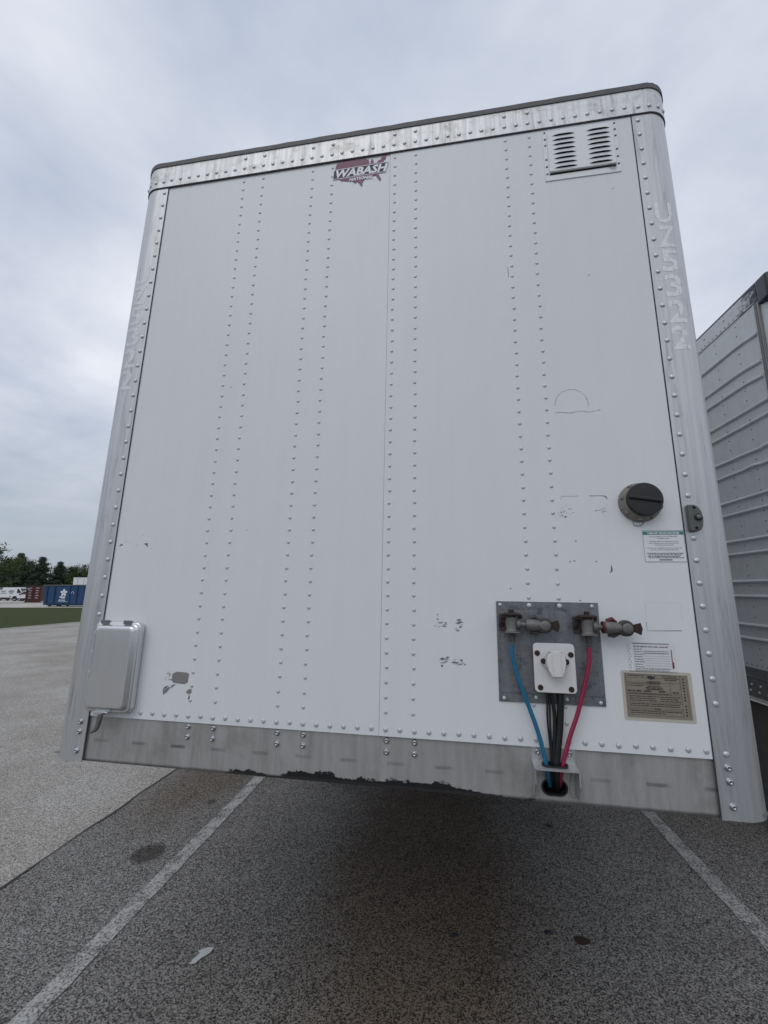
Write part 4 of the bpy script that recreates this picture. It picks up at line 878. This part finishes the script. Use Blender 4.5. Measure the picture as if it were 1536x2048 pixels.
mb = MB(); mb.box(.20, .55, -.012, -.006, 2.0, 2.3); mb.build('white_plate', 'stw', Cn)
for k in range(16): mb = MB(); mb.box(-.03, 0, .25 + k * .36, .43 + k * .36, .2, 2.45); mb.build('side_corrugation', 'cred', Cn)
# white vehicles
def wheels(root, xs, w, r):
    for x in xs:
        for y in (.02, w - .24):
            mb = MB(); prof = [(r * .62, -.11), (r * .9, -.11), (r, -.07), (r, .07), (r * .9, .11), (r * .62, .11)]
            mb.loft([[(x + q * math.cos(2 * math.pi * j / 22), y + .11 + h_, r + q * math.sin(2 * math.pi * j / 22)) for j in range(22)] for q, h_ in prof], False, False); wh = mb.build('wheel', 'tyre', root, True)
            mb = MB(); mb.loft([[(x + q * math.cos(2 * math.pi * j / 16), y + .11 + h_, r + q * math.sin(2 * math.pi * j / 16)) for j in range(16)] for q, h_ in [(r * .63, -.09), (r * .5, -.05), (.05, -.06), (.05, .06), (r * .5, .05), (r * .63, .09)]]); mb.build('rim', 'rim', wh, True)
def body(root, name, prof, w, inset, m, bev=.06):
    mb = MB(); mb.prism(prof, lambda a, b: (a, 0 if b < 1.1 else inset * (b - 1.1), b), lambda a, b: (a, w if b < 1.1 else w - inset * (b - 1.1), b)); return mb.build(name, m, root, bevel=bev, seg=3)
Vn = bgroot('cargo_van', -12, 82); tag(Vn, 'white high cargo van parked left of the red container', 'van')
body(Vn, 'body', [(.0, .42), (.05, 2.25), (.25, 2.46), (4.1, 2.46), (4.45, 2.36), (5.15, 1.42), (5.75, 1.18), (5.86, .85), (5.86, .42)], 1.98, .09, 'vanw')
mb = MB(); mb.slab([(4.15, 1.45), (4.95, 1.45), (4.42, 2.18), (4.15, 2.2)], .02, -.012 + .02); 
mb = MB(); mb.add([(4.1, .015, 1.42), (4.95, .015, 1.42), (4.42, .085, 2.18), (4.1, .085, 2.2)], [(0, 1, 2, 3)]); mb.build('side_window', 'glass', Vn)
mb = MB(); mb.add([(5.13, .12, 1.46), (5.13, 1.86, 1.46), (4.52, 1.78, 2.30), (4.52, .20, 2.30)], [(0, 1, 2, 3)]); mb.build('windscreen', 'glass', Vn)
mb = MB(); mb.box(-.04, 5.9, -.03, 2.01, .38, .60); mb.build('lower_trim', 'black', Vn, bevel=.03)
mb = MB(); P_ = [(3.05 + .48 * math.cos(2 * math.pi * j / 20), 1.72 + .24 * math.sin(2 * math.pi * j / 20)) for j in range(20)]; Q_ = [(3.05 + .36 * math.cos(2 * math.pi * j / 20), 1.72 + .15 * math.sin(2 * math.pi * j / 20)) for j in range(20)]
mb.add([(a, -.006, c) for a, c in P_] + [(a, -.006, c) for a, c in Q_], [(j, (j + 1) % 20, (j + 1) % 20 + 20, j + 20) for j in range(20)]); mb.box(2.80, 3.30, -.006, -.004, 1.68, 1.76); mb.build('oval_emblem', 'vangrey', Vn)
mb = MB()
for x0, x1, z in ((1.0, 2.1, 1.78), (1.1, 1.9, 1.60), (1.0, 2.2, 1.30), (2.7, 3.4, 1.28)): mb.box(x0, x1, -.006, -.004, z, z + .07)
mb.build('side_print', 'vangrey', Vn)
mb = MB(); mb.box(5.60, 5.84, .02, .35, .90, 1.10); mb.build('headlight', 'lens', Vn, bevel=.02)
mb = MB(); mb.box(4.75, 4.95, -.22, -.02, 1.45, 1.75); mb.build('mirror', 'black', Vn, bevel=.03)
wheels(Vn, (1.0, 4.75), 1.98, .36)
Sv = bgroot('pickup_truck', 18, 78); tag(Sv, 'white pickup truck nosing out beside the red container in front of the van', 'pickup')
body(Sv, 'body', [(.0, .45), (.0, .92), (.12, 1.04), (1.45, 1.16), (2.25, 1.78), (2.5, 1.84), (3.55, 1.84), (3.75, 1.75), (3.9, 1.20), (5.5, 1.20), (5.55, .5)], 1.98, .22, 'vanw')
mb = MB(); mb.add([(1.70, .005, 1.18), (3.72, .005, 1.18), (3.55, .13, 1.72), (2.36, .13, 1.72)], [(0, 1, 2, 3)]); mb.build('side_window', 'glass', Sv)
mb = MB(); mb.add([(1.50, .12, 1.19), (1.50, 1.86, 1.19), (2.20, 1.74, 1.77), (2.20, .24, 1.77)], [(0, 1, 2, 3)]); mb.build('windscreen', 'glass', Sv)
mb = MB(); mb.box(-.10, .10, -.02, 2.0, .40, .66); mb.box(.1, 5.5, -.015, .01, .40, .52); mb.build('bumper', 'black', Sv, bevel=.03)
mb = MB(); mb.box(-.02, .28, -.02, .30, .74, .92); mb.build('headlight', 'lens', Sv, bevel=.02)
mb = MB(); mb.box(1.85, 2.02, -.24, -.02, 1.12, 1.32); mb.build('mirror', 'black', Sv, bevel=.03)
mb = MB(); mb.slab([(.50, .42), (.55, .75), (.75, .92), (1.15, .92), (1.35, .75), (1.40, .42)], -.012, .01); mb.build('wheel_arch', 'black', Sv)
wheels(Sv, (.95, 4.4), 1.98, .38)
# white box trailer beyond the dumpster
Ft = bgroot('semi_trailer', 142, 84); tag(Ft, 'distant white box trailer showing above the blue dumpster', 'trailer')
mb = MB(); mb.box(0, 2.6, .0, 13, 1.15, 4.35); mb.build('body', 'vanw', Ft, bevel=.03)
mb = MB(); mb.box(-.02, 2.62, -.03, .05, 4.22, 4.40); mb.build('header', 'stw', Ft)
for x in (.12, 1.32): mb = MB(); mb.box(x, x + 1.16, -.03, -.002, 1.25, 4.18); dr = mb.build('door', 'vanw', Ft, bevel=.01); mb = MB(); mb.cyl((x + .75, -.06, 1.2), (x + .75, -.06, 4.18), .03, n=8); mb.build('lock_bar', 'rim', dr)
for x in (.5, 1.1, 1.3, 1.5, 2.1): mb = MB(); mb.box(x - .05, x + .05, -.05, -.031, 4.26, 4.34); mb.build('marker_lamp', 'rust', Ft)
wheels(Ft, (.25, 2.3), 2.0, .5)
# fence line, pole
for i in range(14):
    pass
Fn = bgroot('yard_fence', -260, 93); tag(Fn, 'long dark screened fence behind the parked white van', 'fence')
mb = MB(); mb.box(0, 62, 0, .02, .05, 2.75); mb.build('mesh_screen', 'fence', Fn)
for k in range(22): mb = MB(); mb.cyl((k * 2.95, -.05, 0), (k * 2.95, -.05, 2.85), .045, n=8); mb.build('post', 'fence', Fn)
mb = MB(); mb.cyl((0, -.05, 2.8), (62, -.05, 2.8), .03, n=6); mb.build('top_tube', 'fence', Fn)
Up = bgroot('utility_pole', 94, 118); tag(Up, 'thin wooden utility pole standing between the dark trees', 'pole')
mb = MB(); mb.tube([(0, 0, 0), (0, 0, 8.6)], [.17, .11], 10); mb.build('shaft', 'wood', Up, True)
mb = MB(); mb.box(-1.1, 1.1, -.06, .06, 7.85, 8.0); mb.build('crossarm', 'wood', Up)
for x in (-1.0, -.5, .5, 1.0): mb = MB(); mb.cyl((x, 0, 8.0), (x, 0, 8.16), .05, .03, 8); mb.build('insulator', 'rim', Up)
# trees
def tree(px, k, h, rad, kind, label, seed, name):
    r = random.Random(seed); root = bgroot(name, px, k); tag(root, label, 'tree', 'trees behind the yard')
    mb = MB(); mb.tube([(0, 0, 0), (r.uniform(-.1, .1), 0, h * .35), (r.uniform(-.2, .2), r.uniform(-.2, .2), h * .94)], [h * .024 + .05, h * .018, .03], 9)
    tips = []
    if kind == 'pine':
        z = h * .10
        while z < h * .95:
            q = (z - h * .10) / (h * .9); ln = rad * (1 - q) ** .75 * r.uniform(.75, 1.15) + .15
            for j in range(r.randint(5, 7)):
                a = r.uniform(0, 6.283); e = ln * r.uniform(.7, 1.1); p1 = (math.cos(a) * e, math.sin(a) * e, z + e * r.uniform(-.05, .30))
                mb.tube([(0, 0, z), p1], [.05, .012], 5, False)
                m_ = max(3, int(e * 5))
                for s in range(m_):
                    f = .25 + .8 * s / m_; tips.append((p1[0] * f, p1[1] * f, z + (p1[2] - z) * f, .24 + .18 * (1 - q)))
            z += h * .042
    else:
        for j in range(46):
            a = r.uniform(0, 6.283); z0 = h * r.uniform(.16, .60); e = rad * r.uniform(.45, 1.05); z1 = min(h * .99, z0 + h * r.uniform(.06, .42))
            if z1 > h * .62: e *= max(.25, 1 - (z1 / h - .62) / .44)
            p1 = (math.cos(a) * e, math.sin(a) * e, z1); mid = (p1[0] * .5, p1[1] * .5, z0 + (z1 - z0) * .62)
            mb.tube([(0, 0, z0), mid, p1], [.08, .045, .012], 5, False)
            for s in range(9):
                f = r.uniform(.4, 1.08); b0 = Vector(mid).lerp(Vector(p1), (f - .4) / .6); tips.append((b0.x + r.gauss(0, .35), b0.y + r.gauss(0, .35), b0.z + r.gauss(0, .30), .46))
    mb.build('trunk', 'bark', root, True)
    L = MB()
    for (x, y, z, s) in tips:
        for j in range(20):
            c = Vector((x + r.gauss(0, s * .8), y + r.gauss(0, s * .8), z + r.gauss(0, s * .55)))
            d = Vector((r.gauss(0, 1), r.gauss(0, 1), r.gauss(0, .8))).normalized(); e = d.orthogonal().normalized(); w_ = r.uniform(.05, .11); l_ = r.uniform(.09, .18)
            if kind == 'pine': w_ *= .55; l_ *= 1.3
            L.v += [tuple(c - d * l_), tuple(c + e * w_), tuple(c + d * l_), tuple(c - e * w_)]; q = len(L.v); L.f.append((q - 4, q - 3, q - 2, q - 1))
    me = bpy.data.meshes.new('crown'); me.from_pydata(L.v, [], L.f); me.materials.append(M['needle' if kind == 'pine' else 'leaf'])
    o = bpy.data.objects.new('crown', me); COL.objects.link(o); o.parent = root
tree(-38, 64, 10.2, 4.6, 'leaf', 'tall leafy tree at the far left edge, in front of the van', 1, 'leafy_tree')
tree(6, 99, 9.4, 3.2, 'pine', 'dense dark pine behind the tail of the white van', 2, 'pine_tree')
tree(31, 100, 10.9, 3.2, 'pine', 'tallest pine, standing behind the front of the white van', 3, 'pine_tree')
tree(52, 108, 9.6, 2.6, 'leaf', 'narrow leafy tree between the two tall pines', 12, 'leafy_tree')
tree(75, 101, 10.0, 3.0, 'pine', 'tall pine left of the utility pole above the blue dumpster end', 4, 'pine_tree')
tree(112, 104, 9.0, 2.7, 'pine', 'ragged pine just right of the utility pole', 5, 'pine_tree')
tree(134, 106, 8.4, 2.8, 'leaf', 'rounded leafy tree between ragged pine and distant white trailer', 6, 'leafy_tree')
tree(158, 108, 8.2, 3.0, 'leaf', 'leafy tree behind the distant white trailer', 7, 'leafy_tree')
tree(184, 108, 8.6, 3.0, 'leaf', 'leafy tree half hidden by the aluminium corner post', 8, 'leafy_tree')
